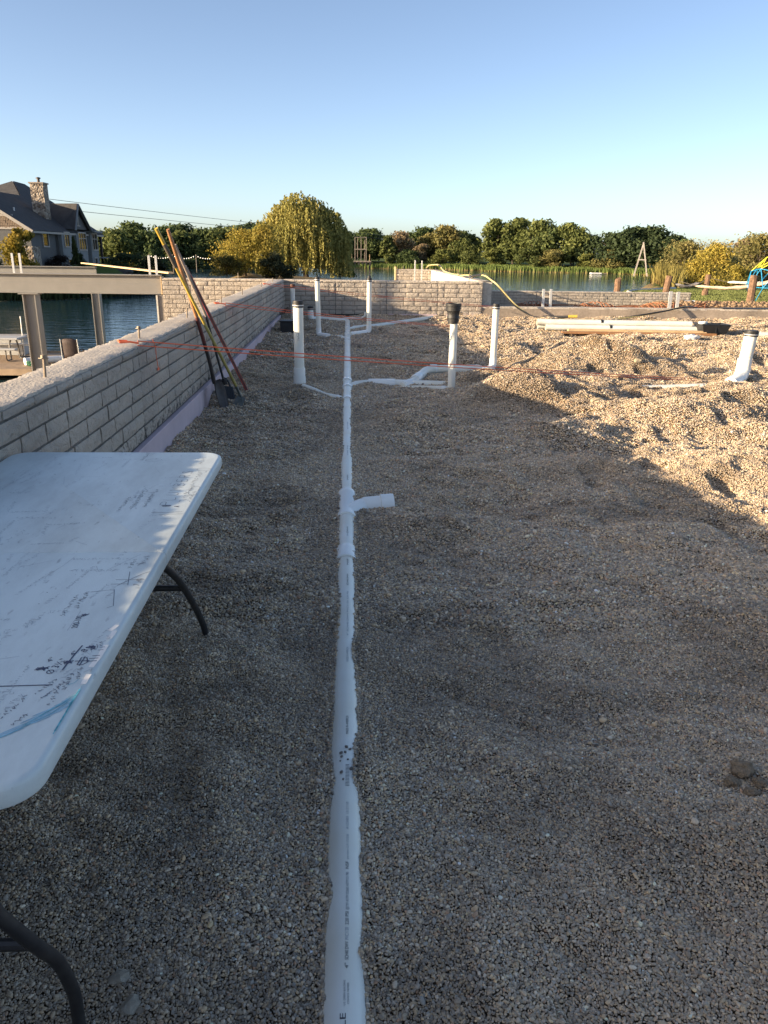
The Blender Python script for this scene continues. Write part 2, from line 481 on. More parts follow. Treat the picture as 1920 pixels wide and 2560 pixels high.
PAL = np.array([(.135, .125, .118), (.165, .158, .155), (.19, .17, .145), (.235, .20, .155), (.10, .095, .092), (.27, .255, .235),
                (.14, .148, .158), (.20, .14, .108), (.43, .41, .375), (.175, .15, .118), (.07, .067, .066), (.30, .24, .17)]) * np.array([2.75, 2.40, 1.92])
PW = np.array([.17, .17, .15, .10, .12, .08, .07, .025, .006, .10, .05, .015]); PW = PW / PW.sum()
PX_MAIN = -.012
P_all, S_all, R_all, C_all, F_all = [], [], [], [], []
for (y0, y1, sp, size, xmax) in ((.75, 3.1, .0056, .0035, 4.0), (3.1, 6.2, .0080, .0050, 5.0), (6.2, 11.2, .0118, .0071, 8.0), (11.2, 18.9, .0195, .0098, 13.0)):
    nx = int((xmax + 1.47) / sp); ny = int((y1 - y0) / sp)
    ix, iy = np.meshgrid(np.arange(nx), np.arange(ny), indexing='ij')
    X = -1.47 + (ix + .5 * (iy % 2)) * sp + RNG.uniform(-.42, .42, ix.shape) * sp
    Y = y0 + iy * sp + RNG.uniform(-.42, .42, ix.shape) * sp
    X = X.ravel(); Y = Y.ravel()
    mk = frustum_mask(X, Y, np.zeros_like(X) + .1)
    X = X[mk]; Y = Y[mk]
    s = size * np.exp(RNG.normal(0, .24, X.shape))
    big = RNG.random(X.shape) < .005
    s = np.where(big, s * RNG.uniform(1.4, 2.3, X.shape), s)
    keep = np.ones(X.shape, bool)
    on = RNG.random(X.shape) < 0.006
    Zg = gz(X, Y)
    dxp = np.abs(X + .012)
    keep = (dxp > .0572) | (Zg > pipe_z(Y) + np.sqrt(np.maximum(.0572 ** 2 - dxp ** 2, 0)) - .002)
    Zp = Zg + RNG.uniform(-.35, .95, X.shape) * s
    X, Y, Zp, s = X[keep], Y[keep], Zp[keep], s[keep]
    n = len(X)
    P_all.append(np.stack([X, Y, Zp], -1))
    S_all.append(np.stack([s * RNG.uniform(.95, 1.45, n), s * RNG.uniform(.75, 1.0, n), s * RNG.uniform(.6, .88, n)], -1))
    R_all.append(np.stack([RNG.normal(0, .45, n), RNG.normal(0, .45, n), RNG.uniform(0, 6.28, n)], -1))
    c = PAL[RNG.choice(len(PAL), n, p=PW)] * RNG.uniform(.82, 1.18, (n, 1))
    dirt = smooth01((fbm(X * .9 + 7, Y * 1.1, 55, 3) + .10) / .5)[:, None]
    c = c * (1 - .35 * dirt) + np.array([.46, .36, .25]) * .35 * dirt
    damp = smooth01((fbm(X * 1.7 + 2, Y * 2.3, 91, 4) + .05) / .45)[:, None]
    c = c * (1.08 - .26 * damp)
    C_all.append(np.clip(c, 0, .8))
    F_all.append(np.full(n, 1.0 if y1 < 7 else 0.0))
# stones banked against both sides of the main pipe
n = 6500
Yb = .85 + 8.2 * RNG.random(n) ** 1.6; sd_ = RNG.choice([-1, 1], n); s = (.0028 + .0006 * Yb.clip(0, 5)) * np.exp(RNG.normal(0, .25, n))
Zb = gz(PX_MAIN + sd_ * .055, Yb) + s * RNG.uniform(-.2, 1.3, n)
hgt = np.clip(Zb - pipe_z(Yb), -.05, .05)
Xb = PX_MAIN + sd_ * (np.sqrt(.0572 ** 2 - hgt ** 2) + s * RNG.uniform(.1, 1.2, n))
P_all.append(np.stack([Xb, Yb, Zb], -1)); S_all.append(np.stack([s * 1.2, s * .9, s * .75], -1)); R_all.append(np.stack([RNG.normal(0, .5, n), RNG.normal(0, .5, n), RNG.uniform(0, 6.28, n)], -1))
C_all.append(PAL[RNG.choice(len(PAL), n, p=PW)] * RNG.uniform(.8, 1.1, (n, 1))); F_all.append(np.full(n, 1.0))
# a handful of stray stones lying on the drain pipe
for (x, y, s) in ((-.008, 2.215, .006), (.004, 2.205, .005), (-.026, 2.185, .006), (-.024, 2.165, .005), (-.012, 2.187, .005), (-.003, 2.15, .0035),
                  (.008, 2.105, .0065), (-.024, 2.085, .006), (-.018, 2.05, .004), (.022, 2.10, .007), (.026, 2.13, .006), (.028, 2.07, .007), (.030, 2.16, .006), (.024, 2.20, .005), (-.028, 2.145, .003)):
    zc = float(pipe_z(y)) + math.sqrt(max(.0572 ** 2 - (x + .012) ** 2, 0)) + s * .45
    P_all.append(np.array([[x, y, zc]])); S_all.append(np.array([[s * 1.2, s * .9, s * .7]])); R_all.append(np.array([[0, 0, x * 90]]))
    C_all.append(np.array([[.15, .13, .115]])); F_all.append(np.array([1.0]))
P_all = np.concatenate(P_all).astype(np.float32); S_all = np.concatenate(S_all); R_all = np.concatenate(R_all); C_all = np.concatenate(C_all); F_all = np.concatenate(F_all)
print('pebbles', len(P_all))
pm = bpy.data.meshes.new('gravel')
pm.vertices.add(len(P_all)); pm.vertices.foreach_set('co', P_all.ravel())
for nm, arr, ty in (('rot', R_all, 'FLOAT_VECTOR'), ('scl', S_all, 'FLOAT_VECTOR'), ('tint', C_all, 'FLOAT_VECTOR')):
    a = pm.attributes.new(nm, ty, 'POINT'); a.data.foreach_set('vector', arr.astype(np.float32).ravel())
a = pm.attributes.new('fine', 'FLOAT', 'POINT'); a.data.foreach_set('value', F_all.astype(np.float32))

def pebble_mat():
    m, nt, b = new_mat('pebble')
    N = nt.nodes; Lk = nt.links
    at = N.new('ShaderNodeAttribute'); at.attribute_type = 'INSTANCER'; at.attribute_name = 'tint'
    Lk.new(at.outputs['Vector'], b.inputs['Base Color'])
    b.inputs['Roughness'].default_value = .62; b.inputs['Specular IOR Level'].default_value = .35
    return m
MT['pebble'] = pebble_mat()

def pebble_nodes():
    ng = bpy.data.node_groups.new('pebble_scatter', 'GeometryNodeTree')
    ng.interface.new_socket('Geometry', in_out='INPUT', socket_type='NodeSocketGeometry')
    ng.interface.new_socket('Geometry', in_out='OUTPUT', socket_type='NodeSocketGeometry')
    N = ng.nodes; Lk = ng.links
    gi = N.new('NodeGroupInput'); go = N.new('NodeGroupOutput')
    def named(nm, ty):
        q = N.new('GeometryNodeInputNamedAttribute'); q.data_type = ty; q.inputs['Name'].default_value = nm
        return q.outputs['Attribute']
    rot = N.new('FunctionNodeEulerToRotation'); Lk.new(named('rot', 'FLOAT_VECTOR'), rot.inputs[0])
    scl = named('scl', 'FLOAT_VECTOR'); fine = named('fine', 'FLOAT')
    sel = N.new('FunctionNodeCompare'); sel.data_type = 'FLOAT'; sel.operation = 'GREATER_THAN'
    Lk.new(fine, sel.inputs[0]); sel.inputs[1].default_value = .5
    nt_ = N.new('FunctionNodeBooleanMath'); nt_.operation = 'NOT'; Lk.new(sel.outputs[0], nt_.inputs[0])
    jn = N.new('GeometryNodeJoinGeometry')
    for sub, so in ((2, sel.outputs[0]), (1, nt_.outputs[0])):
        ic = N.new('GeometryNodeMeshIcoSphere'); ic.inputs['Radius'].default_value = 1; ic.inputs['Subdivisions'].default_value = sub
        nz = N.new('ShaderNodeTexNoise'); nz.inputs['Scale'].default_value = 1.1
        sb = N.new('ShaderNodeVectorMath'); sb.operation = 'SUBTRACT'; sb.inputs[1].default_value = (.5, .5, .5)
        sc_ = N.new('ShaderNodeVectorMath'); sc_.operation = 'SCALE'; sc_.inputs['Scale'].default_value = .9
        Lk.new(nz.outputs['Color'], sb.inputs[0]); Lk.new(sb.outputs[0], sc_.inputs[0])
        st = N.new('GeometryNodeSetPosition'); Lk.new(ic.outputs['Mesh'], st.inputs['Geometry']); Lk.new(sc_.outputs[0], st.inputs['Offset'])
        ss = N.new('GeometryNodeSetShadeSmooth'); Lk.new(st.outputs[0], ss.inputs[0])
        sm = N.new('GeometryNodeSetMaterial'); Lk.new(ss.outputs[0], sm.inputs[0]); sm.inputs['Material'].default_value = MT['pebble']
        ip = N.new('GeometryNodeInstanceOnPoints')
        Lk.new(gi.outputs[0], ip.inputs['Points']); Lk.new(so, ip.inputs['Selection']); Lk.new(sm.outputs[0], ip.inputs['Instance'])
        Lk.new(rot.outputs[0], ip.inputs['Rotation']); Lk.new(scl, ip.inputs['Scale'])
        Lk.new(ip.outputs[0], jn.inputs[0])
    Lk.new(jn.outputs[0], go.inputs[0])
    return ng
pm.materials.append(MT['pebble'])
gravel = link('gravel', pm)
md = gravel.modifiers.new('scatter', 'NODES'); md.node_group = pebble_nodes()
tag(gravel, 'grey and brown pea gravel pebbles covering the floor', None, None, 'stuff')

# ------------------------------------------------------------------ terrain, lake
WATER_Z = -2.5
LAKE = [(-70, 20), (-6, 20), (-6, 34), (13.0, 34), (15, 44), (17.5, 54), (18.9, 59.5), (21.0, 66), (23.2, 70), (26.4, 74), (31, 82), (33, 90), (37, 100), (47, 116), (62, 136), (70, 150), (66, 166),
        (57, 181), (38, 184), (23, 199), (0, 199), (-28, 199), (-40, 188), (-47, 165), (-44, 148), (-36, 127), (-28, 108), (-21.5, 94), (-18.5, 80),
        (-20.8, 71.5), (-23.8, 67), (-28, 63.8), (-45, 58), (-70, 50)]
def lake_sd(x, y):
    """positive on land"""
    P = np.array(LAKE, float); n = len(P)
    x = np.asarray(x, float); y = np.asarray(y, float)
    d = np.full(x.shape, 1e9); ins = np.zeros(x.shape, bool)
    for i in range(n):
        ax, ay = P[i]; bx, by = P[(i + 1) % n]
        ex, ey = bx - ax, by - ay
        t = np.clip(((x - ax) * ex + (y - ay) * ey) / (ex * ex + ey * ey), 0, 1)
        d = np.minimum(d, np.hypot(x - ax - t * ex, y - ay - t * ey))
        c = ((ay > y) != (by > y)) & (x < (bx - ax) * (y - ay) / (by - ay + 1e-12) + ax)
        ins ^= c
    return np.where(ins, -d, d)
ISLE = (-9.5, 108, 8.5, 15)
def tz(x, y):
    x = np.asarray(x, float); y = np.asarray(y, float)
    sd = lake_sd(x, y) + 1.2 * fbm(x * .12, y * .12, 5, 3) * (np.hypot(x, y) > 45)
    r_i = np.hypot((x - ISLE[0]) / ISLE[2], (y - ISLE[1]) / ISLE[3])
    sd = np.maximum(sd, (1 - r_i) * 8)
    lump = .10 * fbm(x * .5, y * .5, 8, 3)
    house = -2.5 + 2.62 * smooth01(sd / 6.0)
    far = -2.5 + .25 + np.minimum(.10 * sd, 1.2)
    leftfar = -2.5 + .2 + np.minimum(.085 * sd, 2.2)
    ry = np.interp(y, [15, 20, 24, 40, 60, 90, 130], [.33, .34, .15, -.68, -1.15, -1.6, -1.9])
    rightl = np.minimum(ry, -2.3 + .6 * sd)
    wl = smooth01((-10 - x) / 4) * (y > 18)
    wh = wl * smooth01((112 - y) / 14)
    wr = smooth01((x - 10) / 4) * smooth01((150 - y) / 20)
    land = far * (1 - wl) * (1 - wr) + leftfar * (wl - wh) * (1 - wr) + house * wh + rightl * wr
    z = np.where(sd > 0, land + lump * smooth01(sd / 3) * .8, WATER_Z - np.minimum(-sd * .25, 1.6) - .05)
    near = y < 33
    z = np.where(near & (x > 3.1) & (x < 13.6) & (y > 19.1), -.32 + .66 * smooth01((x - 8.4) / 1.2) * smooth01((27 - y) / 3), z)
    z = np.where(near & (x <= 3.1) & (x > -6) & (y > 19.1), -1.6, z)
    z = np.where((y <= 19.1) & (y > -3.2) & (x > -1.75) & (x < 14), -.55, z)
    z = np.where((y <= 20) & (x <= -1.75) & (x > -70), -2.35, z)
    z = np.where((y <= -3.2) & (x > -1.75), .15, z)
    z = np.where((y <= 19.1) & (x >= 14), .3, z)
    return z
def tz1(x, y): return float(tz(np.array([x]), np.array([y]))[0])
angs = np.concatenate([np.arange(-180, -42, 2.0), np.arange(-42, 42, .35), np.arange(42, 180.1, 2.0)])
rads = np.concatenate([np.arange(2, 18, 1.0), np.arange(18, 34, .3), np.geomspace(34, 260, 150), np.geomspace(275, 5000, 18)])
A, RR = np.meshgrid(np.radians(angs), rads, indexing='ij')
TX = RR * np.sin(A); TY = RR * np.cos(A)
TZ = tz(TX, TY)
def terrain_mat():
    m, nt, b = new_mat('terrain')
    N = nt.nodes; Lk = nt.links
    at = N.new('ShaderNodeAttribute'); at.attribute_name = 'cover'
    geo = N.new('ShaderNodeNewGeometry')
    n1 = N.new('ShaderNodeTexNoise'); n1.inputs['Scale'].default_value = 1.1; n1.inputs['Detail'].default_value = 8; n1.inputs['Roughness'].default_value = .7
    n2 = N.new('ShaderNodeTexNoise'); n2.inputs['Scale'].default_value = 9; n2.inputs['Detail'].default_value = 6; n2.inputs['Roughness'].default_value = .75
    for q in (n1, n2): Lk.new(geo.outputs['Position'], q.inputs['Vector'])
    g = N.new('ShaderNodeValToRGB'); g.color_ramp.elements[0].position = .3; g.color_ramp.elements[0].color = (.05, .085, .02, 1)
    g.color_ramp.elements[1].position = .72; g.color_ramp.elements[1].color = (.13, .155, .04, 1)
    Lk.new(n2.outputs['Fac'], g.inputs['Fac'])
    d = N.new('ShaderNodeValToRGB'); d.color_ramp.elements[0].position = .3; d.color_ramp.elements[0].color = (.17, .115, .065, 1)
    d.color_ramp.elements[1].position = .7; d.color_ramp.elements[1].color = (.32, .22, .125, 1)
    Lk.new(n1.outputs['Fac'], d.inputs['Fac'])
    mx = N.new('ShaderNodeMix'); mx.data_type = 'RGBA'
    Lk.new(at.outputs['Fac'], mx.inputs[0]); Lk.new(g.outputs[0], mx.inputs['A']); Lk.new(d.outputs[0], mx.inputs['B'])
    Lk.new(mx.outputs['Result'], b.inputs['Base Color'])
    b.inputs['Roughness'].default_value = .95; b.inputs['Specular IOR Level'].default_value = .1
    bp = N.new('ShaderNodeBump'); bp.inputs['Strength'].default_value = .8; bp.inputs['Distance'].default_value = .08
    Lk.new(n2.outputs['Fac'], bp.inputs['Height']); Lk.new(bp.outputs[0], b.inputs['Normal'])
    return m
MT['terrain'] = terrain_mat()
me = mesh_np('terrain', np.stack([TX, TY, TZ], -1).reshape(-1, 3), grid_faces(len(angs), len(rads)), MT['terrain'], True)
cov = np.zeros(TX.shape)
cov[(TY < 33) & (TX > -3)] = 1.0
cov = np.where((TX > 9) & (TY > 21) & (TY < 45), 1 - smooth01((TY - 26 + 2.5 * fbm(TX * .4, TY * .4, 77, 3)) / 3.5), cov)
cov = np.where((TY < 21), 1.0, cov)
sdl = lake_sd(TX, TY)
cov = np.maximum(cov, np.where((sdl < 1.5) & (TY > 40), .8, 0))
a = me.attributes.new('cover', 'FLOAT', 'POINT'); a.data.foreach_set('value', cov.ravel().astype(np.float32))
tag(link('terrain', me), 'lawn, dirt and banks around the lake', None, None, 'structure')

def water_mat():
    m, nt, b = new_mat('lake_water')
    N = nt.nodes; Lk = nt.links
    b.inputs['Base Color'].default_value = (.018, .046, .058, 1)
    b.inputs['Roughness'].default_value = .05
    b.inputs['IOR'].default_value = 1.36
    geo = N.new('ShaderNodeNewGeometry')
    mp = N.new('ShaderNodeMapping'); mp.inputs['Scale'].default_value = (.55, 1.5, 1)
    Lk.new(geo.outputs['Position'], mp.inputs['Vector'])
    n1 = N.new('ShaderNodeTexNoise'); n1.inputs['Scale'].default_value = 1.1; n1.inputs['Detail'].default_value = 4
    Lk.new(mp.outputs[0], n1.inputs['Vector'])
    bp = N.new('ShaderNodeBump'); bp.inputs['Strength'].default_value = 1.0; bp.inputs['Distance'].default_value = .065
    Lk.new(n1.outputs['Fac'], bp.inputs['Height']); Lk.new(bp.outputs[0], b.inputs['Normal'])
    return m
MT['water'] = water_mat()
wx = np.array([-160, -60, -20, 0, 30, 80, 160.]); wy = np.array([19.6, 40, 70, 100, 150, 215.])
WX, WY = np.meshgrid(wx, wy, indexing='ij')
me = mesh_np('water', np.stack([WX, WY, np.full(WX.shape, WATER_Z)], -1).reshape(-1, 3), grid_faces(len(wx), len(wy)), MT['water'])
tag(link('water', me), 'calm lake reflecting the sky and the far trees', None, None, 'structure')

# ------------------------------------------------------------------ stamped brick-pattern foundation walls
def brick_variant(seed):
    """unit brick: x 0..1, z 0..1, front towards -y, real depth in metres"""
    rg = np.random.default_rng(seed)
    us = [0, .16, .5, .84, 1.0]; ws = [0, .30, .70, 1.0]
    V = []; F = []
    nu, nw = len(us), len(ws)
    for i, u in enumerate(us):
        for j, w in enumerate(ws):
            edge = i in (0, nu - 1) or j in (0, nw - 1)
            dy = -rg.uniform(.014, .019) if edge else -rg.uniform(.012, .034)
            V.append((u + (0 if edge else rg.uniform(-.05, .05)), dy, w + (0 if edge else rg.uniform(-.08, .08))))
    for i in range(nu - 1):
        for j in range(nw - 1):
            a = i * nw + j
            F.append((a, a + nw, a + nw + 1, a + 1))
    ring = [(i, 0) for i in range(nu)] + [(nu - 1, j) for j in range(1, nw)] + [(i, nw - 1) for i in range(nu - 2, -1, -1)] + [(0, j) for j in range(nw - 2, 0, -1)]
    b0 = len(V)
    for i, j in ring:
        V.append((us[i], .012, ws[j]))
    m = len(ring)
    for k in range(m):
        i, j = ring[k]; i2, j2 = ring[(k + 1) % m]
        F.append((i * nw + j, b0 + k, b0 + (k + 1) % m, i2 * nw + j2))
    me = bpy.data.meshes.new('brick')
    me.from_pydata(V, [], F)
    me.materials.append(MT['brick'])
    me.polygons.foreach_set('use_smooth', np.ones(len(me.polygons), bool))
    me.set_sharp_from_angle(angle=R(28))
    me.update()
    return me
BRICKS = [brick_variant(100 + k) for k in range(14)]

PATTERNS = [[.305, .305, .305, .305], [.152, .305, .305, .305, .153], [.22, .30, .40, .30], [.40, .26, .305, .255], [.152, .36, .305, .25, .153]]
def brick_layout(length, ztop, zbot, rnd, course=.1035, cap=.05):
    out = []
    z1 = ztop - .012; r = 0
    h = cap
    while z1 - h > zbot - .03:
        s = -rnd.choice([0, .0])
        prev = None
        while s < length - .02:
            k = (r % 2) if rnd.random() < .6 else rnd.choice([2, 3, 4])
            for w in PATTERNS[k]:
                e = min(s + w, length)
                if e - s > .05: out.append((s, e, z1 - h, z1))
                s = e
                if s >= length - .02: break
        z1 -= h; h = course; r += 1
    return out

def lay_bricks(root, o, d, length, ztop, zbot, seed, limit=300, near=None, gap=.014, course=.1035):
    """bricks along direction d from point o; the outward face is to the right-hand side (-y local)"""
    rnd = random.Random(seed)
    ang = math.atan2(d[1], d[0])
    lay = brick_layout(length, ztop, zbot, rnd, course)
    if near is not None: lay.sort(key=lambda q: abs(q[0] - near))
    W = WLOC[root.name]
    rest = []
    for k, (s0, s1, z0, z1) in enumerate(lay):
        x = o[0] + d[0] * (s0 + gap / 2); y = o[1] + d[1] * (s0 + gap / 2); z = z0 + gap / 2
        sc = (s1 - s0 - gap, rnd.uniform(.85, 1.2), z1 - z0 - gap)
        if k < limit:
            b = bpy.data.objects.new('brick', BRICKS[rnd.randrange(len(BRICKS))])
            COL.objects.link(b); b.parent = root
            b.location = (x - W[0], y - W[1], z - W[2]); b.rotation_euler = (0, 0, ang); b.scale = sc
        else:
            rest.append((x, y, z, sc))
    if rest:
        VV = []; FF = []; n = 0
        ca, sa = math.cos(ang), math.sin(ang)
        for x, y, z, sc in rest:
            m = BRICKS[rnd.randrange(len(BRICKS))]
            for v in m.vertices:
                a, b_, c = v.co.x * sc[0], v.co.y * sc[1], v.co.z * sc[2]
                VV.append((x + a * ca - b_ * sa - W[0], y + a * sa + b_ * ca - W[1], z + c - W[2]))
            FF += [tuple(i + n for i in p.vertices) for p in m.polygons]; n += len(m.vertices)
        me = bpy.data.meshes.new('brick_courses'); me.from_pydata(VV, [], FF); me.materials.append(MT['brick']); me.update()
        tag(link('brick_courses', me, root), kind='stuff')

def wall_core(root, o, d, length, thick, z0, z1, name='core', topname='top', mat_front='wall', rough=.006, jag=.016, seed=0, step=.03):
    """body box with a rough hand-screeded top. o,d run along the outward (right-hand) face"""
    d = Vector((d[0], d[1], 0)).normalized(); nrm = Vector((d.y, -d.x, 0))   # outward
    c = Vector((o[0], o[1], 0)) + d * length / 2 - nrm * thick / 2
    m = MB(); m.box((c.x, c.y, (z0 + z1 - .02) / 2), (length, thick - .004, z1 - .02 - z0), rz=math.atan2(d.y, d.x))
    m.build(name, MT[mat_front], root)
    ns = max(3, int(length / step)); nt_ = max(4, int(thick / .03))
    S, T = np.meshgrid(np.linspace(0, length, ns), np.linspace(0, 1, nt_), indexing='ij')
    rg = np.random.default_rng(500 + seed)
    off = S * 0
    j0 = jag * (rg.random(ns) - .35) + .012 * fbm(S[:, 0] * 6, S[:, 0] * 0 + seed, 3, 3)
    j1 = jag * (rg.random(ns) - .35)
    tpos = -T * thick
    tpos = tpos + (1 - T) ** 3 * j0[:, None] - T ** 3 * j1[:, None]
    zz = z1 + rough * .6 * fbm(S * 9, T * 3 + seed, 12, 3) + rough * 1.5 * (rg.random(S.shape) - .5) * (rg.random(S.shape) < .5)
    # crumbly arris
    zz[:, 0] -= rg.random(ns) * .010; zz[:, -1] -= rg.random(ns) * .012
    X = o[0] + d.x * S + nrm.x * tpos; Y = o[1] + d.y * S + nrm.y * tpos
    top = np.stack([X, Y, zz], -1)
    lo0 = top[:, :1].copy(); lo0[..., 2] = z1 - .045; lo1 = top[:, -1:].copy(); lo1[..., 2] = z1 - .045
    V = np.concatenate([lo0, top, lo1], 1)
    mm = MB(); mm.grid(V[:, ::-1])
    ends = MB()
    mm.build(topname, MT['walltop'], root, smooth=True, auto=50)

WX_, WT, WTH = -1.52, 1.035, .26     # inner face, top, thickness
# the long wall on the left: inner face at x = -1.52, bricks face +x
lw = thing('foundation_wall', (WX_ - .13, 8, 0), 'long brick-patterned concrete wall with rough top running past the white table', 'wall', 'stamped concrete foundation walls')
wall_core(lw, (WX_, -3.2), (0, 1), 22.19, WTH, -2.3, WT, seed=1)
lay_bricks(lw, (WX_, 2.0), (0, 1), 16.97, WT, .36, 5, limit=300, near=4.2)
mb = MB(); mb.box((WX_ + .004, 8.0, .335), (.012, 21.9, .07)); mb.build('tar_band', MT['tar'], lw)

# far wall of the room, running left past the corner to the beam pocket
BY = 19.0
bw = thing('foundation_wall', (0, BY + .13, 0), 'brick-patterned concrete wall across the far end behind the standpipes', 'wall', 'stamped concrete foundation walls')
wall_core(bw, (WX_ + .002, BY), (1, 0), 3.22 - WX_ - .002, WTH, -1.0, WT, seed=2)
lay_bricks(bw, (WX_, BY), (1, 0), 3.215 - WX_, WT, .22, 6)
mb = MB(); mb.box((.35, BY - .004, .215), (3.7, .014, .14)); mb.build('tar_band', MT['tar'], bw)
ow = thing('foundation_wall', (-3.1, BY + .13, -2.3), 'sunlit brick-patterned concrete wall beyond the leaning tools, carrying the beam end', 'wall', 'stamped concrete foundation walls')
wall_core(ow, (-4.36, BY + .02), (1, 0), 4.36 + WX_ - WTH - .002, WTH, -2.3, WT, seed=3)
mb = MB(); mb.box((-4.42, BY + .15, -.83), (.12, .258, 2.94)); mb.build('pocket_pier', MT['wall'], ow)
lay_bricks(ow, (-4.36, BY + .02), (1, 0), 4.36 + WX_ - WTH - .01, WT, -.2, 8)
mb = MB(); mb.box((-4.50, BY + .14, -.83), (.035, .30, 2.94)); mb.build('form_board', MT['paleconc'], ow)
mb = MB(); mb.box((-4.375, BY + .13, .86), (.022, .25, .40)); mb.build('pocket_board', MT['wood_board'], ow)

# bump-out beyond the far wall
sw = thing('foundation_wall', (3.35, 25, 0), 'pale smooth-faced wall running away behind the far wall', 'wall', 'stamped concrete foundation walls')
wall_core(sw, (3.48, BY + .262), (0, 1), 12.0, WTH, -1.0, WT, seed=4, mat_front='paleconc')
ew = thing('foundation_wall', (2.5, 31.4, 0), 'short sunlit brick-patterned wall stub standing before the lake', 'wall', 'stamped concrete foundation walls')
wall_core(ew, (1.87, 31.26), (1, 0), 1.34, WTH, -1.0, WT, seed=5)
lay_bricks(ew, (1.87, 31.26), (1, 0), 1.335, WT, .1, 9)
mb = MB(); mb.box((1.84, 31.36, .45), (.05, .30, 1.35)); mb.build('form_board', MT['wood_board'], ew)

# low wall at the right and the curb in front of it
rw = thing('foundation_wall', (8.3, 30.1, -.5), 'low brick-patterned wall behind the rebar, in front of the lawn', 'wall', 'stamped concrete foundation walls')
wall_core(rw, (3.485, 30.0), (1, 0), 9.63, WTH, -.7, .335, seed=6)
lay_bricks(rw, (3.485, 30.0), (1, 0), 9.62, .335, -.3, 10)
cb = thing('concrete_curb', (8, BY + .1, .1), 'smooth grey concrete stem wall at the right edge of the gravel', 'curb')
wall_core(cb, (3.225, BY), (1, 0), 10.6, .22, -.4, .465, seed=7, mat_front='smoothconc', rough=.003, jag=.004)
mb = MB(); mb.box((11.45, BY + .11, .478), (4.6, .235, .014)); mb.build('membrane', MT['tar'], cb)
mb = MB(); mb.box((8.4, BY - .06, .19), (10.2, .11, .10)); mb.build('footing_lip', MT['smoothconc'], cb)

# pink foam insulation boards against the wall feet
yb = -2.0; k = 0
fg = 'pink foam insulation boards at the wall foot'
edges = [-2.0, .44, 2.88, 5.32, 7.76, 10.2, 12.64, 15.08, 17.4]
names = ['first', 'second', 'third', 'fourth', 'fifth', 'sixth', 'seventh', 'eighth']
for y0, y1 in zip(edges[:-1], edges[1:]):
    mb = MB(); mb.box((WX_ + .03, (y0 + y1) / 2, .165), (.05, y1 - y0 - .008, .36 if True else 0), bev=.004)
    if y0 > 2: lab = 'pink foam board at the long wall foot, %s beyond the table' % names[edges.index(y0) - 2]
    else: lab = 'pink foam board at the long wall foot under the %s end of the table' % ('near' if y0 < 0 else 'far')
    tag(mb.build('foam_board', MT['foam']), lab, 'foam board', fg)
for x0, x1, lab in ((.95, 1.42, 'short pink foam piece at the middle of the far wall foot'), (1.42, 2.14, 'longer pink foam piece against the far wall foot'), (2.36, 3.2, 'pink foam piece at the right end of the far wall foot')):
    mb = MB(); mb.box(((x0 + x1) / 2, BY - .045, .2), (x1 - x0 - .01, .05, .14), bev=.004)
    tag(mb.build('foam_board', MT['foam']), lab, 'foam board', fg)

# anchor bolts along the wall top
def anchor_bolt(x, y, z, h, tilt, nut, label):
    t = thing('anchor_bolt', (x, y, z), label, 'bolt', 'anchor bolts set in the wall tops')
    ax = Vector((math.sin(tilt) * .6, math.sin(tilt), math.cos(tilt)))
    m = MB(); m.lathe((x, y, z - .03), ax, [(0, .008), (h, .008)], 8); m.build('shank', MT['bolt'], t, smooth=True)
    if nut:
        m = MB(); q = Vector((x, y, z)) + ax * (h - .05); m.lathe(q, ax, [(0, .026), (.004, .026), (.0045, .015), (.018, .015)], 6); m.build('nut', MT['bolt'], t)
for y, h, nut, lab in ((4.2, .15, True, 'anchor bolt with nut and washer standing tallest on the wall top beside the table'),
                       (6.16, .12, True, 'anchor bolt with a nut at the string tie on the wall top'),
                       (8.03, .13, False, 'bare anchor bolt on the wall top just beyond the leaning tools'),
                       (10.24, .12, False, 'bare anchor bolt at the middle string on the wall top'),
                       (12.3, .12, False, 'third anchor bolt beyond the leaning tools on the wall top'),
                       (15.03, .12, False, 'anchor bolt on the wall top near the farthest string'),
                       (17.34, .12, False, 'last anchor bolt before the far corner of the wall')):
    anchor_bolt(-1.62, y, WT, h, .06, nut, lab)
for x, y, z, lab in ((2.15, 31.4, WT, 'anchor bolt on the short wall stub near the wooden end board'), (3.3, 30.3, WT, 'anchor bolt at the corner of the wall stub'), (3.36, 27.4, WT, 'anchor bolt on the pale wall beside the hose loop'),
                     (3.36, 24.5, WT, 'anchor bolt midway along the pale wall'), (3.36, 22.2, WT, 'anchor bolt on the pale wall before the second hose loop'), (-2.6, BY + .15, WT, 'anchor bolt on the far-left wall right of the leaning tools'),
                     (2.9, BY + .14, WT, 'anchor bolt at the right end of the far wall under the hose')):
    anchor_bolt(x, y, z, .16, .03, False, lab)

# galvanised straps standing in pairs
def strap(x, y, z, h, lab, w=.05, mt='galv', lean=0.0):
    m = MB(); m.bar((x, y, z - .04), (x + lean, y, z + h), w, .014, upv=(0, 1, 0), bev=.002)
    tag(m.build('metal_strap', MT[mt]), lab, 'strap', 'upright metal straps in pairs')
for x, y, z, h, lab in ((-7.74, 19.05, 1.12, .42, 'outer of the two upright straps on the steel beam before the house'), (-7.57, 19.05, 1.12, .42, 'inner of the two upright straps on the steel beam before the house'),
                        (-4.64, 19.1, 1.10, .43, 'first of two upright straps at the beam end beside the wall'), (-4.48, 19.1, 1.10, .43, 'second of two upright straps at the beam end beside the wall')):
    strap(x, y, z, h, lab)
for x, y, z, h, lab in ((2.41, 29.0, -.2, 1.60, 'taller of two thin uprights before the wall stub, nearer the wooden end'), (2.66, 29.0, -.2, 1.59, 'thin upright before the wall stub, nearer the pale wall')):
    strap(x, y, z, h, lab, .045)
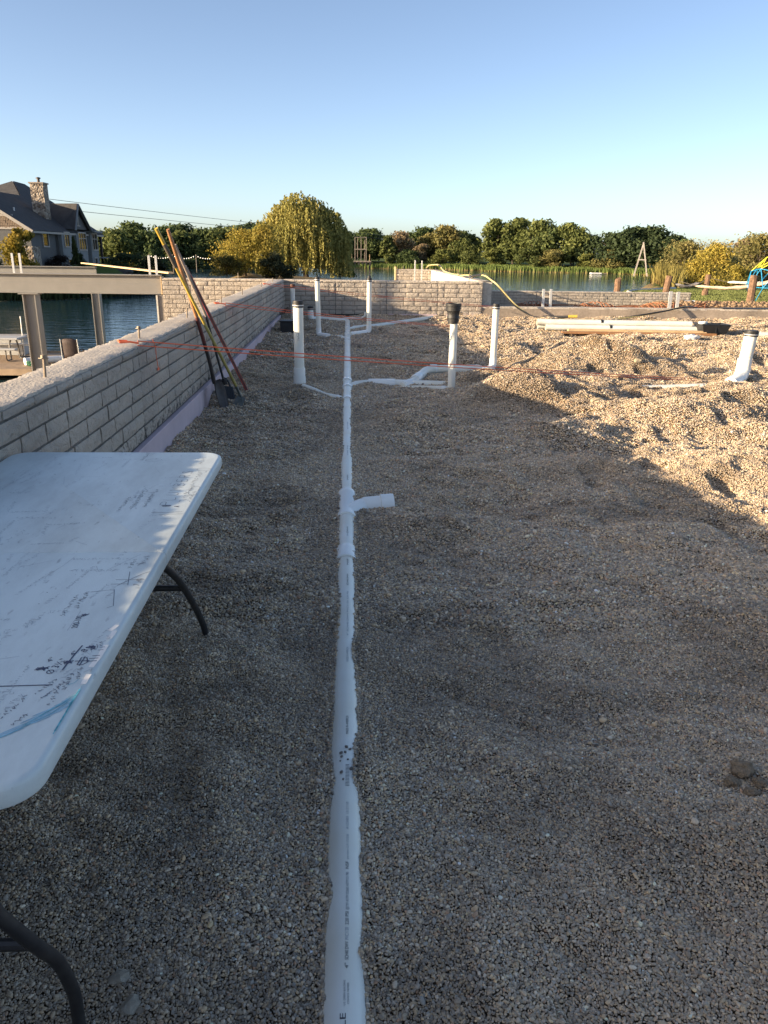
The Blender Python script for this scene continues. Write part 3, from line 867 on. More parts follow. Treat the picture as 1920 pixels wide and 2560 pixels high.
for x, z, h, lab in ((4.73, .46, .42, 'bright strap standing on the curb where the hose comes down'), (4.91, .46, .42, 'darker strap of the pair on the curb where the hose comes down'),
                     (7.86, .46, .40, 'bright strap standing on the curb before the rebar end'), (8.05, .46, .39, 'dark grey strap of the pair before the rebar end')):
    strap(x, 19.12, z, h, lab, .085 if x > 7 else .06, lean=-.01)

# ------------------------------------------------------------------ steel frame on the left
def i_beam(name, x0, x1, y, ztop, hgt, flange, lab):
    t = thing(name, ((x0 + x1) / 2, y, ztop - hgt), lab, 'beam', 'grey steel beams')
    c = (x0 + x1) / 2; L = x1 - x0
    m = MB(); m.box((c, y, ztop - .012), (L, flange, .024), bev=.003); m.build('top_flange', MT['steel_grey'], t)
    m = MB(); m.box((c, y, ztop - hgt + .012), (L, flange, .024), bev=.003); m.build('bottom_flange', MT['steel_grey'], t)
    m = MB(); m.box((c, y, ztop - hgt / 2), (L, .014, hgt - .05)); m.build('web', MT['steel_grey'], t)
    m = MB(); m.box((c, y - .03, ztop - hgt * .735), (L, .02, hgt * .47)); m.build('web_plate', MT['steel_grey'], t)
    return t
i_beam('steel_beam', -16, -4.39, 19.12, 1.10, .44, .20, 'near grey steel beam ending in the brick wall pocket')
i_beam('steel_beam', -20, -8.3, 27.0, 1.08, .44, .20, 'farther grey steel beam behind, below the house')
def column(x, y, ztop, w, lab):
    t = thing('steel_column', (x, y, -2.4), lab, 'column', 'grey steel columns under the beams')
    m = MB(); m.box((x - w / 2 + .012, y, (ztop - 2.4) / 2), (.024, w, ztop + 2.4 - .05), bev=.003); m.build('flange', MT['steel_grey'], t)
    m = MB(); m.box((x + w / 2 - .012, y, (ztop - 2.4) / 2), (.024, w, ztop + 2.4 - .05), bev=.003); m.build('flange', MT['steel_grey'], t)
    m = MB(); m.box((x, y - .045, (ztop - 2.4) / 2), (w - .05, .014, ztop + 2.4 - .05)); m.build('web', MT['steel_grey'], t)
    m = MB(); m.box((x, y, ztop - .015), (w * 1.55, w * 1.2, .025), bev=.003); m.build('cap_plate', MT['steel_grey'], t)
    m = MB(); m.box((x, y, -2.37), (w * 1.6, w * 1.4, .03), bev=.003); m.build('base_plate', MT['steel_grey'], t)
column(-7.45, 19.12, .66, .30, 'wide grey steel column under the near beam beside the picnic table')
column(-8.38, 27.0, .64, .26, 'grey steel column standing before the water between wall and wide column')
m = MB(); m.bar((-9.26, 28.7, 1.16), (-4.2, 19.35, 1.135), .14, .038, bev=.003)
tag(m.build('lumber_board', MT['wood_board']), 'long pale lumber board lying slantwise across the two steel beams', 'board')
# added post, out of view at left, to cast the far wall's notch shadow
m = MB(); m.box((-12.0, 14.86, .9), (.13, .15, 6.6), bev=.008)
tag(m.build('shadow_post', MT['steel_grey']), 'unseen slim post added left of the steel beams to cast a notch shadow on the far wall', 'post')

# ------------------------------------------------------------------ PVC drains
def arc_pts(p0, corner, p1, r, n=7):
    """polyline p0 -> rounded corner -> p1"""
    p0, c, p1 = Vector(p0), Vector(corner), Vector(p1)
    a = (p0 - c).normalized(); b = (p1 - c).normalized()
    s = c + a * r; e = c + b * r
    out = [p0]
    for k in range(n + 1):
        t = k / n
        out.append(s * (1 - t) ** 2 + c * 2 * t * (1 - t) + e * t ** 2)
    out.append(p1)
    return out
PR4, PR3, PR2, PR6 = .0572, .0445, .0302, .084
PXM = -.012
def pz(y): return float(pipe_z(y))
def text_mesh(body, size):
    cu = bpy.data.curves.new('txt', 'FONT'); cu.body = body; cu.size = size; cu.align_x = 'LEFT'
    o = bpy.data.objects.new('txt', cu)
    me = bpy.data.meshes.new_from_object(o)
    V = np.array([v.co[:] for v in me.vertices]); F = [tuple(p.vertices) for p in me.polygons]
    bpy.data.objects.remove(o); bpy.data.curves.remove(cu); bpy.data.meshes.remove(me)
    return V, F
MT['ink_grey'] = mat('pipe_print', (.05, .055, .07), .6, var=0)
MT['ink_mid_print'] = mat('worn_pipe_print', (.16, .18, .21), .6, var=.3, scale=300)
MT['ink_faint'] = mat('faint_pipe_print', (.30, .33, .37), .6, var=.3, scale=300)

mp_ = thing('drain_pipe', (PXM, 9, .1), 'long white main drain pipe half buried down the middle of the gravel', 'pipe', 'white plastic drain pipes')
sections = [(-.3, 3.93), (3.93, 4.62), (5.12, 8.0), (8.0, 10.8), (10.8, 14.0), (14.0, 17.35)]
for y0, y1 in sections:
    m = MB(); ys = np.linspace(y0, y1, max(2, int((y1 - y0) / .5)))
    m.tube([(PXM, y, pz(y)) for y in ys], PR4, 28); m.build('pipe_section', MT['pvc'], mp_, smooth=True)
def coupling(y, L, r=.0665, nm='coupling'):
    d = Vector((0, 1, .0105))
    m = MB(); m.lathe((PXM, y, pz(y)), d, [(0, PR4 + .001), (0, r), (.006, r + .0015), (L * .35, r), (L * .5, r - .001), (L * .65, r), (L - .006, r + .0015), (L, r), (L, PR4 + .001)], 28, cap=False)
    return m.build(nm, MT['pvc_fit'], mp_, smooth=True)
for y, L in ((3.90, .17), (8.42, .13), (9.18, .13), (9.62, .16), (13.7, .14), (14.35, .16), (14.9, .16), (15.9, .15)):
    coupling(y, L)
# wye with a street elbow pointing right
m = MB(); d = Vector((0, 1, .0105)); y = 4.60
m.lathe((PXM, y, pz(y)), d, [(0, PR4), (0, .067), (.012, .069), (.06, .067), (.066, .0605), (.42, .0605), (.43, .067), (.5, .069), (.515, .067), (.515, PR4)], 28, cap=False)
wy = m.build('wye_fitting', MT['pvc_fit'], mp_, smooth=True)
m = MB(); z0 = pz(4.8)
m.tube(arc_pts((PXM + .005, 4.72, z0), (.085, 4.855, z0 + .012), (.16, 4.872, z0 + .016), .05), .0585, 24)
m.build('branch', MT['pvc_fit'], wy, smooth=True)
m = MB(); ax = Vector((1, .10, .02)).normalized()
b0 = Vector((.095, 4.86, z0 + .013))
m.lathe(b0, ax, [(0, .0585), (.012, .0625), (.05, .064), (.115, .0665), (.12, .0755), (.20, .0765), (.205, .075), (.205, .060), (.09, .057)], 28, cap=False)
m.build('hub', MT['pvc_fit'], wy, smooth=True)
# printed lines along the top of the pipe
def pipe_print(body, y0, y1, size, xoff, mt, nm='print_mark'):
    V, F = text_mesh(body, 1.0)
    w = V[:, 0].max() - V[:, 0].min(); V[:, 0] -= V[:, 0].min()
    s = V[:, 0] / w * (y1 - y0) + y0
    t = V[:, 1] * size - xoff                    # up of the letters = -x
    ang = -t / PR4
    rr = PR4 + .0007
    X = PXM + np.sin(ang) * rr; Z = np.array([pz(q) for q in s]) + np.cos(ang) * rr
    m = MB(); m.add(np.stack([X, s, Z], -1), F)
    return tag(m.build(nm, MT[mt], mp_), kind='stuff')
pipe_print('LE', 1.232, 1.262, .019, .004, 'ink_grey')
pipe_print('U.S. GREEN BUILDING', 1.280, 1.343, .0062, .003, 'ink_mid_print')
pipe_print('COUNCIL MEMBER', 1.284, 1.337, .0062, .0115, 'ink_mid_print')
pipe_print('4"', 1.374, 1.388, .0125, .0100, 'ink_grey')
pipe_print('SCH40 DWV', 1.397, 1.448, .0125, .0102, 'ink_grey')
pipe_print('PVC1120', 1.453, 1.489, .0125, .0104, 'ink_faint')
pipe_print('220 PSI', 1.497, 1.537, .0120, .0106, 'ink_grey')
pipe_print("@73'F ASTM D2665 ASTM D1785", 1.543, 1.668, .0105, .0108, 'ink_mid_print')
pipe_print('NSF', 1.680, 1.706, .0125, .0110, 'ink_grey')
pipe_print('pw-dwv U.P. CODE', 1.715, 1.81, .009, .0110, 'ink_faint')
pipe_print('A1ZAB3  13-21:10', 1.83, 1.945, .0115, .0110, 'ink_faint')
pipe_print('||||||||||||||||', 2.02, 2.125, .014, .0105, 'ink_grey')
pipe_print('MADE IN AMERICA', 2.29, 2.40, .0125, .0105, 'ink_grey')
pipe_print('MADE IN AMERICA', 2.78, 2.90, .0125, .0110, 'ink_faint')
pipe_print('4" SCH40 DWV PVC1120 220 PSI', 3.0, 3.45, .011, .0112, 'ink_faint')
pipe_print('SCH40 DWV', 3.52, 3.66, .0125, .0112, 'ink_grey')
pipe_print('NSF', 3.78, 3.86, .0125, .0112, 'ink_grey')
pipe_print('DWV', 4.25, 4.36, .014, .011, 'ink_grey')
pipe_print('SCH40', 4.20, 4.24, .012, .011, 'ink_faint')
pipe_print('DWV', 5.32, 5.45, .014, .011, 'ink_grey')
pipe_print('220 PSI', 6.0, 6.3, .014, .011, 'ink_faint')
pipe_print('SCH40', 6.9, 7.2, .014, .011, 'ink_faint')

# side branches of the main
def ground_pipe(name, pts, r, label, parts=(), group='white plastic drain pipes', seg=18, fit=(), loc=None):
    t = thing(name, pts[0] if loc is None else loc, label, 'pipe', group)
    m = MB(); m.tube(pts, r, seg); m.build('pipe_section', MT['pvc'], t, smooth=True)
    for (a, b, rr) in fit:
        a = Vector(a); b = Vector(b); d = b - a; L = d.length
        m = MB(); m.lathe(a, d, [(0, r), (0, rr - .002), (.004, rr), (L - .004, rr), (L, rr - .002), (L, r)], seg + 4, cap=False)
        m.build('coupling', MT['pvc_fit'], t, smooth=True)
    return t
ground_pipe('branch_pipe', [(PXM, 8.5, .11), (-.13, 8.57, gz1(-.13, 8.57) - .004), (-.26, 8.68, gz1(-.26, 8.68) - .012), (-.40, 8.80, gz1(-.4, 8.8) - .010), (-.52, 8.93, gz1(-.52, 8.93) - .012)], PR2, 'thin buried branch pipe joining the main pipe from the tall left standpipe', fit=[((-.05, 8.525, .115), (-.13, 8.57, gz1(-.13, 8.57) - .004), .037)])
ground_pipe('branch_pipe', [(PXM, 9.3, .11), (.1, 9.45, .13), (.28, 9.53, .135), (.56, 9.52, .14), (1.24, 9.56, .115)], PR4, 'white branch pipe leaving the main pipe towards the black-topped standpipe',
            fit=[((.25, 9.53, .135), (.58, 9.52, .14), .066)])
ground_pipe('branch_pipe', [(.66, 9.38, .12)] + arc_pts((.80, 9.58, .145), (1.06, 10.36, .20), (1.75, 10.42, .205), .16) + [(1.95, 10.44, .15)], PR4 * .98, 'white pipe with an angled elbow running right behind the black-topped standpipe',
            fit=[((.84, 9.72, .155), (.92, 9.94, .17), .066), ((1.10, 10.37, .201), (1.19, 10.375, .202), .066), ((.68, 9.42, .125), (.77, 9.53, .14), .066)])
ground_pipe('branch_pipe', [(.45, 9.40, .10), (.85, 9.32, .13), (1.22, 9.30, .125)], PR2 * .9, 'thin white pipe lying in front of the angled branch pipe', fit=[((1.13, 9.305, .127), (1.18, 9.302, .126), .032)])
ground_pipe('branch_pipe', [(PXM, 15.6, pz(15.6)), (.12, 15.8, max(.205, gz1(.12, 15.8) + .012)), (.6, 16.4, gz1(.6, 16.4) + .015), (1.0, 16.9, gz1(1, 16.9) + .014), (1.92, 18.0, gz1(1.92, 18.0) + .016)], PR3, 'long white pipe slanting from the main pipe to the far wall foot')
ground_pipe('branch_pipe', [(PXM, 14.1, .17), (-.12, 14.3, gz1(-.12, 14.3) + .006), (-.28, 14.55, gz1(-.28, 14.55) - .006)], PR2, 'short white stub joining the main pipe on its left near the far end', fit=[((-.03, 14.15, .175), (-.10, 14.27, .19), .037)])
ground_pipe('branch_pipe', arc_pts((PXM, 17.0, pz(17)), (PXM, 17.45, .215), (-.62, 17.8, .235), .12) + [(-.80, 17.7, .235)], PR4, 'white pipe turning left at the far end of the main pipe', fit=[((-.13, 17.52, .218), (-.02, 17.46, .215), .066)])
ground_pipe('branch_pipe', [(-.1, 17.96, .24), (.30, 18.0, .245), (.385, 18.02, .30), (.39, 18.03, .38)], .021, 'thin white pipe behind the far elbow along the wall foot')
ground_pipe('branch_pipe', [(2.1, 9.33, .10), (2.4, 9.34, .150), (3.1, 9.35, .145), (3.6, 9.37, .11), (4.2, 9.40, .125), (4.7, 9.42, .150), (5.0, 9.55, .15)], PR4 * .95, 'half-buried white pipe in the sunlit gravel leading to the thick right standpipe')
ground_pipe('branch_pipe', [(7.55, 14.5, .30), (9.4, 14.5, .22)], PR4, 'white pipe end leaving the picture behind the thick right standpipe')

def standpipe(x, y, ztop, r, label, cap='rubber', elbow=None, hub=None, prints=False, base=None, lean=(0, 0)):
    zb = gz1(x, y) if base is None else base
    t = thing('standpipe', (x, y, zb), label, 'standpipe', 'white upright standpipes')
    xt, yt = x + lean[0], y + lean[1]
    m = MB()
    if elbow is None:
        m.tube([(x, y, zb - .15), (xt, yt, ztop)], r, 24)
    else:
        m.tube([(x, y, zb + r * 2.0), (xt, yt, ztop)], r, 24)
    m.build('pipe', MT['pvc'], t, smooth=True)
    if elbow is not None:
        e = Vector((elbow[0], elbow[1], gz1(elbow[0], elbow[1]) + r * .25))
        c = Vector((x, y, zb + r * .35))
        m = MB(); m.tube(arc_pts((x, y, zb + r * 3.4), c, e, r * 1.9), r * 1.13, 22)
        m.build('elbow', MT['pvc_fit'], t, smooth=True)
    if hub is not None:
        m = MB(); m.lathe((x, y, hub[0]), (0, 0, 1), [(0, r), (0, r * 1.16), (hub[1], r * 1.18), (hub[1], r)], 24, cap=False); m.build('coupling', MT['pvc_fit'], t, smooth=True)
    if cap:
        ch = .075 if r > .05 else .07
        m = MB(); m.lathe((xt, yt, ztop - ch * .75), (lean[0], lean[1], 1), [(0, r * 1.02), (.002, r * 1.09), (ch * .8, r * 1.10), (ch * .82, r * 1.05), (ch, r * 1.03), (ch + .004, r * .8)], 22)
        c = m.build('cap', MT[cap], t, smooth=True)
        if cap == 'rubber' and r > .03:
            m = MB(); m.lathe((xt, yt, ztop - ch * .5), (lean[0], lean[1], 1), [(0, r * 1.11), (.012, r * 1.11)], 22, cap=False); m.build('clamp_band', MT['galv'], c, smooth=True)
    return t
t = standpipe(-.567, 9.05, 1.135, PR4, 'tall thick standpipe left of the main pipe with black cap', hub=(.30, .10), base=.12)
m = MB(); m.lathe((-.567, 9.05, .0), (0, 0, 1), [(0, .06), (.14, .066), (.22, .072), (.30, .072)], 24, cap=False); m.build('socket', MT['pvc_fit'], t, smooth=True)
m = MB(); m.lathe((-.567, 9.05, .115), (.1, -.1, 1), [(0, .066), (.004, .073), (.018, .073), (.022, .066)], 24, cap=False); m.build('ring', MT['pvc_fit'], t, smooth=True)
V, F = text_mesh('PVC', 1.0); V[:, 0] -= V[:, 0].min(); w = V[:, 0].max()
ang = (V[:, 1] * .022 - .012) / PR4
zz = .80 - V[:, 0] / w * .09
m = MB(); m.add(np.stack([-.567 + np.sin(ang + .05) * (PR4 + .001), 9.05 - np.cos(ang + .05) * (PR4 + .001), zz], -1), F); tag(m.build('print_mark', MT['ink_grey'], t), kind='stuff')
standpipe(-1.18, 17.1, .985, .048, 'standpipe in the far left corner behind the black sump box, with rusty cap', cap='rusty_cap')
standpipe(-.55, 14.75, 1.215, PR3, 'tall thin standpipe left of the far pipe end with a bent foot', elbow=(-.36, 14.38, .16), lean=(-.015, 0))
t = standpipe(.395, 14.95, 1.20, PR3, 'tall thin standpipe right of the main pipe at its far end', elbow=(.05, 14.72, .19))
m = MB(); m.lathe((.395, 14.95, 1.2), (0, 0, 1), [(0, PR3), (.005, .028), (.06, .028), (.062, .02)], 16); m.build('plug', MT['rubber'], t, smooth=True)
standpipe(-.83, 17.6, .50, PR4 * 1.05, 'short white cleanout stub with dark top by the far wall', elbow=(-.62, 17.72, .235), base=.2)
# black-topped standpipe
t = standpipe(1.225, 9.1, 1.0, PR3, 'standpipe with a flared black rubber coupling on top', cap=None)
m = MB(); m.lathe((1.215, 9.1, .915), (-.01, 0, 1), [(0, .046), (0, .062), (.055, .066), (.06, .071), (.075, .071), (.08, .068), (.12, .070), (.14, .079), (.145, .083), (.19, .084), (.195, .090), (.222, .091), (.226, .084), (.2, .078), (.10, .055)], 30, cap=False)
c = m.build('rubber_coupling', MT['rubber'], t, smooth=True)
for h, rr in ((.03, .0665), (.165, .0850)):
    m = MB(); m.lathe((1.215, 9.1, .915 + h), (-.01, 0, 1), [(0, rr), (.001, rr + .0025), (.013, rr + .0025), (.014, rr)], 30, cap=False); m.build('clamp_band', MT['rubber'], c, smooth=True)
m = MB(); m.box((1.30, 9.06, 1.03), (.035, .03, .03), bev=.005); m.build('clamp_screw', MT['bolt'], c)
standpipe(1.99, 10.6, 1.03, PR3, 'slim standpipe at the shadow edge with a bent foot and black cap', elbow=(1.80, 10.30, .20), base=gz1(1.99, 10.6) + .015)
t = standpipe(5.08, 9.75, .79, PR6 * .93, 'thickest standpipe with black cap at the right edge', base=gz1(5.08, 9.75) + .01, lean=(.03, 0), elbow=(4.84, 9.55, .16), hub=(.30, .03))

# ------------------------------------------------------------------ string lines
def string_line(a, b, lab, sep=.03, r=.0042):
    a = Vector(a); b = Vector(b)
    t = thing('string_line', a, lab, 'string', 'orange mason strings stretched over the gravel')
    for s in (-.5, .5):
        pts = []
        for k in range(13):
            u = k / 12
            p = a.lerp(b, u); p.z += -.02 * 4 * u * (1 - u) + s * sep * (1 - .3 * u); p.y += s * sep * .3
            pts.append(p)
        m = MB(); m.tube(pts, r, 5); m.build('strand', MT['string'], t, smooth=True)
    m = MB(); kk = [(a.x + .01, a.y, a.z), (a.x - .05, a.y - .02, a.z + .012), (a.x - .11, a.y - .05, a.z + .01), (a.x - .13, a.y - .02, a.z + .02), (a.x - .07, a.y, a.z + .015)]
    m.tube(kk, r * 1.8, 5); m.build('knot', MT['string'], t, smooth=True)
    return t
t1 = string_line((WX_ + .012, 5.68, WT + .015), (4.33, 9.42, .235), 'nearest pair of orange strings, crossing in front of the tall left standpipe')
m = MB(); m.tube([(WX_ + .03, 6.05, WT - .0), (WX_ + .034, 6.11, .98), (WX_ + .03, 6.12, .9), (WX_ + .034, 6.14, .81)], .003, 5); tl = m.build('hanging_tail', MT['string'], t1, smooth=True)
m = MB(); m.box((WX_ + .034, 6.14, .80), (.008, .05, .018), bev=.002); m.build('tail_knot', MT['string'], tl)
string_line((WX_ + .012, 9.83, WT + .02), (2.15, 16.3, .235), 'middle pair of orange strings running to the black-topped standpipe')
string_line((WX_ + .012, 15.55, WT + .02), (3.45, 18.85, .47), 'farthest pair of orange strings along the far wall', sep=.035)

# ------------------------------------------------------------------ folding table
def table_mat():
    m, nt, b = new_mat('white_table_plastic')
    N = nt.nodes; Lk = nt.links
    tc = N.new('ShaderNodeTexCoord')
    n1 = N.new('ShaderNodeTexNoise'); n1.inputs['Scale'].default_value = 3.2; n1.inputs['Detail'].default_value = 7; n1.inputs['Roughness'].default_value = .7
    mp = N.new('ShaderNodeMapping'); mp.inputs['Scale'].default_value = (1, .35, 1); mp.inputs['Rotation'].default_value = (0, 0, .5)
    Lk.new(tc.outputs['Object'], mp.inputs['Vector']); Lk.new(mp.outputs[0], n1.inputs['Vector'])
    cr = N.new('ShaderNodeValToRGB'); e = cr.color_ramp.elements
    e[0].position = .30; e[0].color = (.47, .51, .50, 1); e[1].position = .56; e[1].color = (.65, .715, .705, 1)
    q = e.new(.75); q.color = (.70, .77, .76, 1)
    Lk.new(n1.outputs['Fac'], cr.inputs['Fac'])
    n2 = N.new('ShaderNodeTexNoise'); n2.inputs['Scale'].default_value = 55; n2.inputs['Detail'].default_value = 3
    Lk.new(mp.outputs[0], n2.inputs['Vector'])
    c2 = N.new('ShaderNodeValToRGB'); c2.color_ramp.elements[0].position = .22; c2.color_ramp.elements[0].color = (.55, .55, .57, 1); c2.color_ramp.elements[1].position = .34
    Lk.new(n2.outputs['Fac'], c2.inputs['Fac'])
    mx = N.new('ShaderNodeMix'); mx.data_type = 'RGBA'; mx.blend_type = 'MULTIPLY'; mx.inputs[0].default_value = .8
    Lk.new(cr.outputs[0], mx.inputs['A']); Lk.new(c2.outputs[0], mx.inputs['B'])
    Lk.new(mx.outputs['Result'], b.inputs['Base Color'])
    b.inputs['Roughness'].default_value = .42
    n3 = N.new('ShaderNodeTexNoise'); n3.inputs['Scale'].default_value = 260
    Lk.new(tc.outputs['Object'], n3.inputs['Vector'])
    bp = N.new('ShaderNodeBump'); bp.inputs['Strength'].default_value = .12; bp.inputs['Distance'].default_value = .002
    Lk.new(n3.outputs['Fac'], bp.inputs['Height']); Lk.new(bp.outputs[0], b.inputs['Normal'])
    return m
MT['table'] = table_mat()
TX0, TX1, TY0, TY1, TTZ = -1.484, -.560, 1.14, 3.40, .800
tb = thing('folding_table', ((TX0 + TX1) / 2, (TY0 + TY1) / 2, .08), 'white plastic folding table covered in pen marks, standing at the left', 'table')
def rrect(inset, rad, n=9, y0=None, y1=None, r0=True, r1=True):
    y0 = TY0 if y0 is None else y0; y1 = TY1 if y1 is None else y1
    pts = []
    for (cx_, cy_, a0, rd) in ((TX1, y1, 0, r1), (TX0, y1, 90, r1), (TX0, y0, 180, r0), (TX1, y0, 270, r0)):
        sx = 1 if cx_ == TX1 else -1; sy = 1 if cy_ == y1 else -1
        iy = inset if rd else 0.0
        rr = (rad - inset) if rd else 0.002
        for k in range(n):
            a = R(a0 + 90 * k / (n - 1))
            pts.append((cx_ - sx * (inset + rr) + rr * math.cos(a), cy_ - sy * (iy + rr) + rr * math.sin(a)))
    return pts
seam = 2.225
def tilt(y): return .0138 * (y - 1.06)
for y0, y1, r0, r1 in ((TY0, seam - .0008, True, False), (seam + .0008, TY1, False, True)):
    prof = [(.012, TTZ - .042), (.002, TTZ - .046), (0, TTZ - .040), (0, TTZ - .012), (.003, TTZ - .004), (.009, TTZ - .0006), (.016, TTZ)]
    m = MB(); rings = [rrect(i, .085, 10, y0, y1, r0, r1) for i, z in prof]
    V = []; F = []
    n = len(rings[0])
    for (i, z), rg_ in zip(prof, rings):
        V += [(x, y, z + tilt(y)) for x, y in rg_]
    for a_ in range(len(prof) - 1):
        for k in range(n):
            F.append((a_ * n + k, a_ * n + (k + 1) % n, (a_ + 1) * n + (k + 1) % n, (a_ + 1) * n + k))
    F.append(tuple(range(n))[::-1]); F.append(tuple((len(prof) - 1) * n + k for k in range(n)))
    m.add(V, F); m.build('table_top', MT['table'], tb, smooth=True, auto=40)
mirx = lambda p: (TX0 + TX1 - p[0], p[1], p[2])
legs = {'far': [(-.72, 2.42, .775), (-.685, 2.55, .66), (-.655, 2.74, .50), (-.645, 2.90, .335), (-.634, 2.985, .222), (-.622, 3.03, .12), (-.621, 3.035, .03)],
        'near': [(-.71, 1.20, .775), (-.66, 1.12, .60), (-.605, 1.155, .44), (-.588, 1.205, .335), (-.587, 1.25, .20), (-.595, 1.272, .10), (-.597, 1.272, .02)]}
def densify(pts, n=3):
    P = [Vector(p) for p in pts]; out = []
    for i in range(len(P) - 1):
        p0 = P[max(i - 1, 0)]; p1 = P[i]; p2 = P[i + 1]; p3 = P[min(i + 2, len(P) - 1)]
        for k in range(n):
            t = k / n
            out.append(.5 * ((2 * p1) + (p2 - p0) * t + (2 * p0 - 5 * p1 + 4 * p2 - p3) * t * t + (3 * p1 - 3 * p2 + p3 - p0) * t ** 3))
    out.append(P[-1]); return out
for key in ('far', 'near'):
    for mir in (False, True):
        pts = [mirx(p) for p in legs[key]] if mir else legs[key]
        m = MB(); m.tube(densify(pts), .0140, 12); lg = m.build('leg', MT['table_leg'], tb, smooth=True)
        m = MB(); e = pts[-1]; m.lathe((e[0], e[1], e[2]), (0, 0, 1), [(0, .016), (.05, .0165), (.052, .014)], 12); m.build('foot_cap', MT['rubber'], lg, smooth=True)
    q = legs[key][3]; zc = q[2] + .085
    yq = 2.83 if key == 'far' else 1.17
    m = MB(); m.tube([(-.66 if key == 'far' else -.615, yq, zc), (TX0 + TX1 + (.66 if key == 'far' else .615), yq, zc)], .0125, 10); m.build('cross_brace', MT['table_leg'], tb, smooth=True)
m = MB(); m.tube([(-.60, 2.62, .765), (-.605, 2.74, .715), (-.63, 2.80, .70), (-1.2, 2.83, .70)], .0135, 10); m.build('lock_bar', MT['table_leg'], tb, smooth=True)

# pen marks on the table top
MT['ink_blue'] = mat('marker_ink', (.05, .06, .11), .6, var=0)
MT['ink_pencil'] = mat('faded_ink', (.40, .44, .48), .7, var=.2, scale=90)
MT['ink_mid'] = mat('worn_ink', (.16, .18, .22), .7, var=.2, scale=90)
MT['crayon'] = mat('blue_crayon', (.13, .44, .55), .7, var=.3, scale=60)
MT['crayon_pale'] = mat('smeared_blue_crayon', (.33, .52, .63), .7, var=.25, scale=45)
MT['scrape'] = mat('scraped_patch', (.82, .80, .76), .6, var=.05, scale=40)
TOPZ = TTZ + .0007
class Ink(MB):
    def ribbon(self, pts, w=.0022):
        P = [Vector((min(p[0], TX1 - .013), p[1], 0)) for p in pts]
        V = []; F = []
        for i, p in enumerate(P):
            t = (P[min(i + 1, len(P) - 1)] - P[max(i - 1, 0)])
            if t.length < 1e-6: t = Vector((0, 1, 0))
            t.normalize(); nrm = Vector((-t.y, t.x, 0)) * w / 2
            z = TOPZ + tilt(p.y)
            V += [(p.x + nrm.x, p.y + nrm.y, z), (p.x - nrm.x, p.y - nrm.y, z)]
        for i in range(len(P) - 1): F.append((2 * i, 2 * i + 1, 2 * i + 3, 2 * i + 2))
        return self.add(V, F)
    def text(self, body, x, y, size, rot=90, wx=1.0, wob=.0012, seed=0):
        """baseline starts at (x,y); rot 90 = reads away from the viewer with letter tops towards the wall"""
        V, F = text_mesh(body, size)
        V[:, 0] *= wx
        a = R(rot); c, s = math.cos(a), math.sin(a)
        X = x + V[:, 0] * c - V[:, 1] * s; Y = y + V[:, 0] * s + V[:, 1] * c
        X = X + wob * (vnoise(V[:, 0] * 60, V[:, 1] * 60, seed) - .5) * 2; Y = Y + wob * (vnoise(V[:, 0] * 60 + 9, V[:, 1] * 60, seed + 3) - .5) * 2
        return self.add(np.stack([X, Y, TOPZ + np.array([tilt(q) for q in Y])], -1), F)
rk = random.Random(4)
def scrawl(ink, x, y, L, h, n, w=.0016, ang=90):
    """an illegible line of handwriting"""
    a = R(ang); c, s = math.cos(a), math.sin(a)
    u = 0
    while u < L:
        k = rk.randint(3, 6); pts = []
        for i in range(k):
            uu = u + rk.uniform(-.1, 1.0) * h * .7; vv = rk.uniform(0, h)
            pts.append((x + uu * c - vv * s, y + uu * s + vv * c))
        ink.ribbon(pts, w); u += h * rk.uniform(.55, .95)
I1, I2, I3 = Ink(), Ink(), Ink()
pl = Ink()
# PLUMBERS, letter by letter as open strokes
def stroke_word(x, y, hgt, adv, w):
    G = {'P': [[(0, 0), (0, 1)], [(0, 1), (.5, .95), (.62, .75), (.5, .55), (0, .5)]],
         'L': [[(0, 1), (0, 0), (.55, 0)]],
         'U': [[(0, 1), (0, .25), (.2, 0), (.45, .05), (.6, .3), (.6, 1)]],
         'M': [[(0, 0), (.05, 1), (.33, .35), (.62, 1), (.68, 0)]],
         'B': [[(0, 0), (0, 1)], [(0, 1), (.45, .9), (.5, .7), (.1, .52), (.55, .4), (.55, .12), (.3, 0), (0, 0)]],
         'E': [[(.55, 1), (.05, .95), (0, 0), (.55, .04)], [(0, .5), (.42, .52)]],
         'R': [[(0, 0), (0, 1)], [(0, 1), (.5, .95), (.58, .75), (.4, .55), (0, .5)], [(.2, .5), (.6, 0)]],
         'S': [[(.55, .85), (.3, 1), (.05, .8), (.3, .55), (.55, .3), (.35, 0), (0, .12)]]}
    u = 0
    for ch in 'PLUMBERS':
        ink = Ink()
        for st in G[ch]:
            pts = []
            P = [Vector((a_, b_, 0)) for a_, b_ in st]
            P = densify([(p.x, p.y, 0) for p in P], 4)
            for p in P:
                uu = u + p.x * adv * .95 + rk.uniform(-.0012, .0012); vv = p.y * hgt + rk.uniform(-.0008, .0008)
                pts.append((x - vv, y + uu))
            ink.ribbon(pts, w)
        tag(ink.build('letter', MT['ink_mid'], tb), kind='stuff')
        u += adv
stroke_word(-.640, 2.665, .040, .0565, .0019)

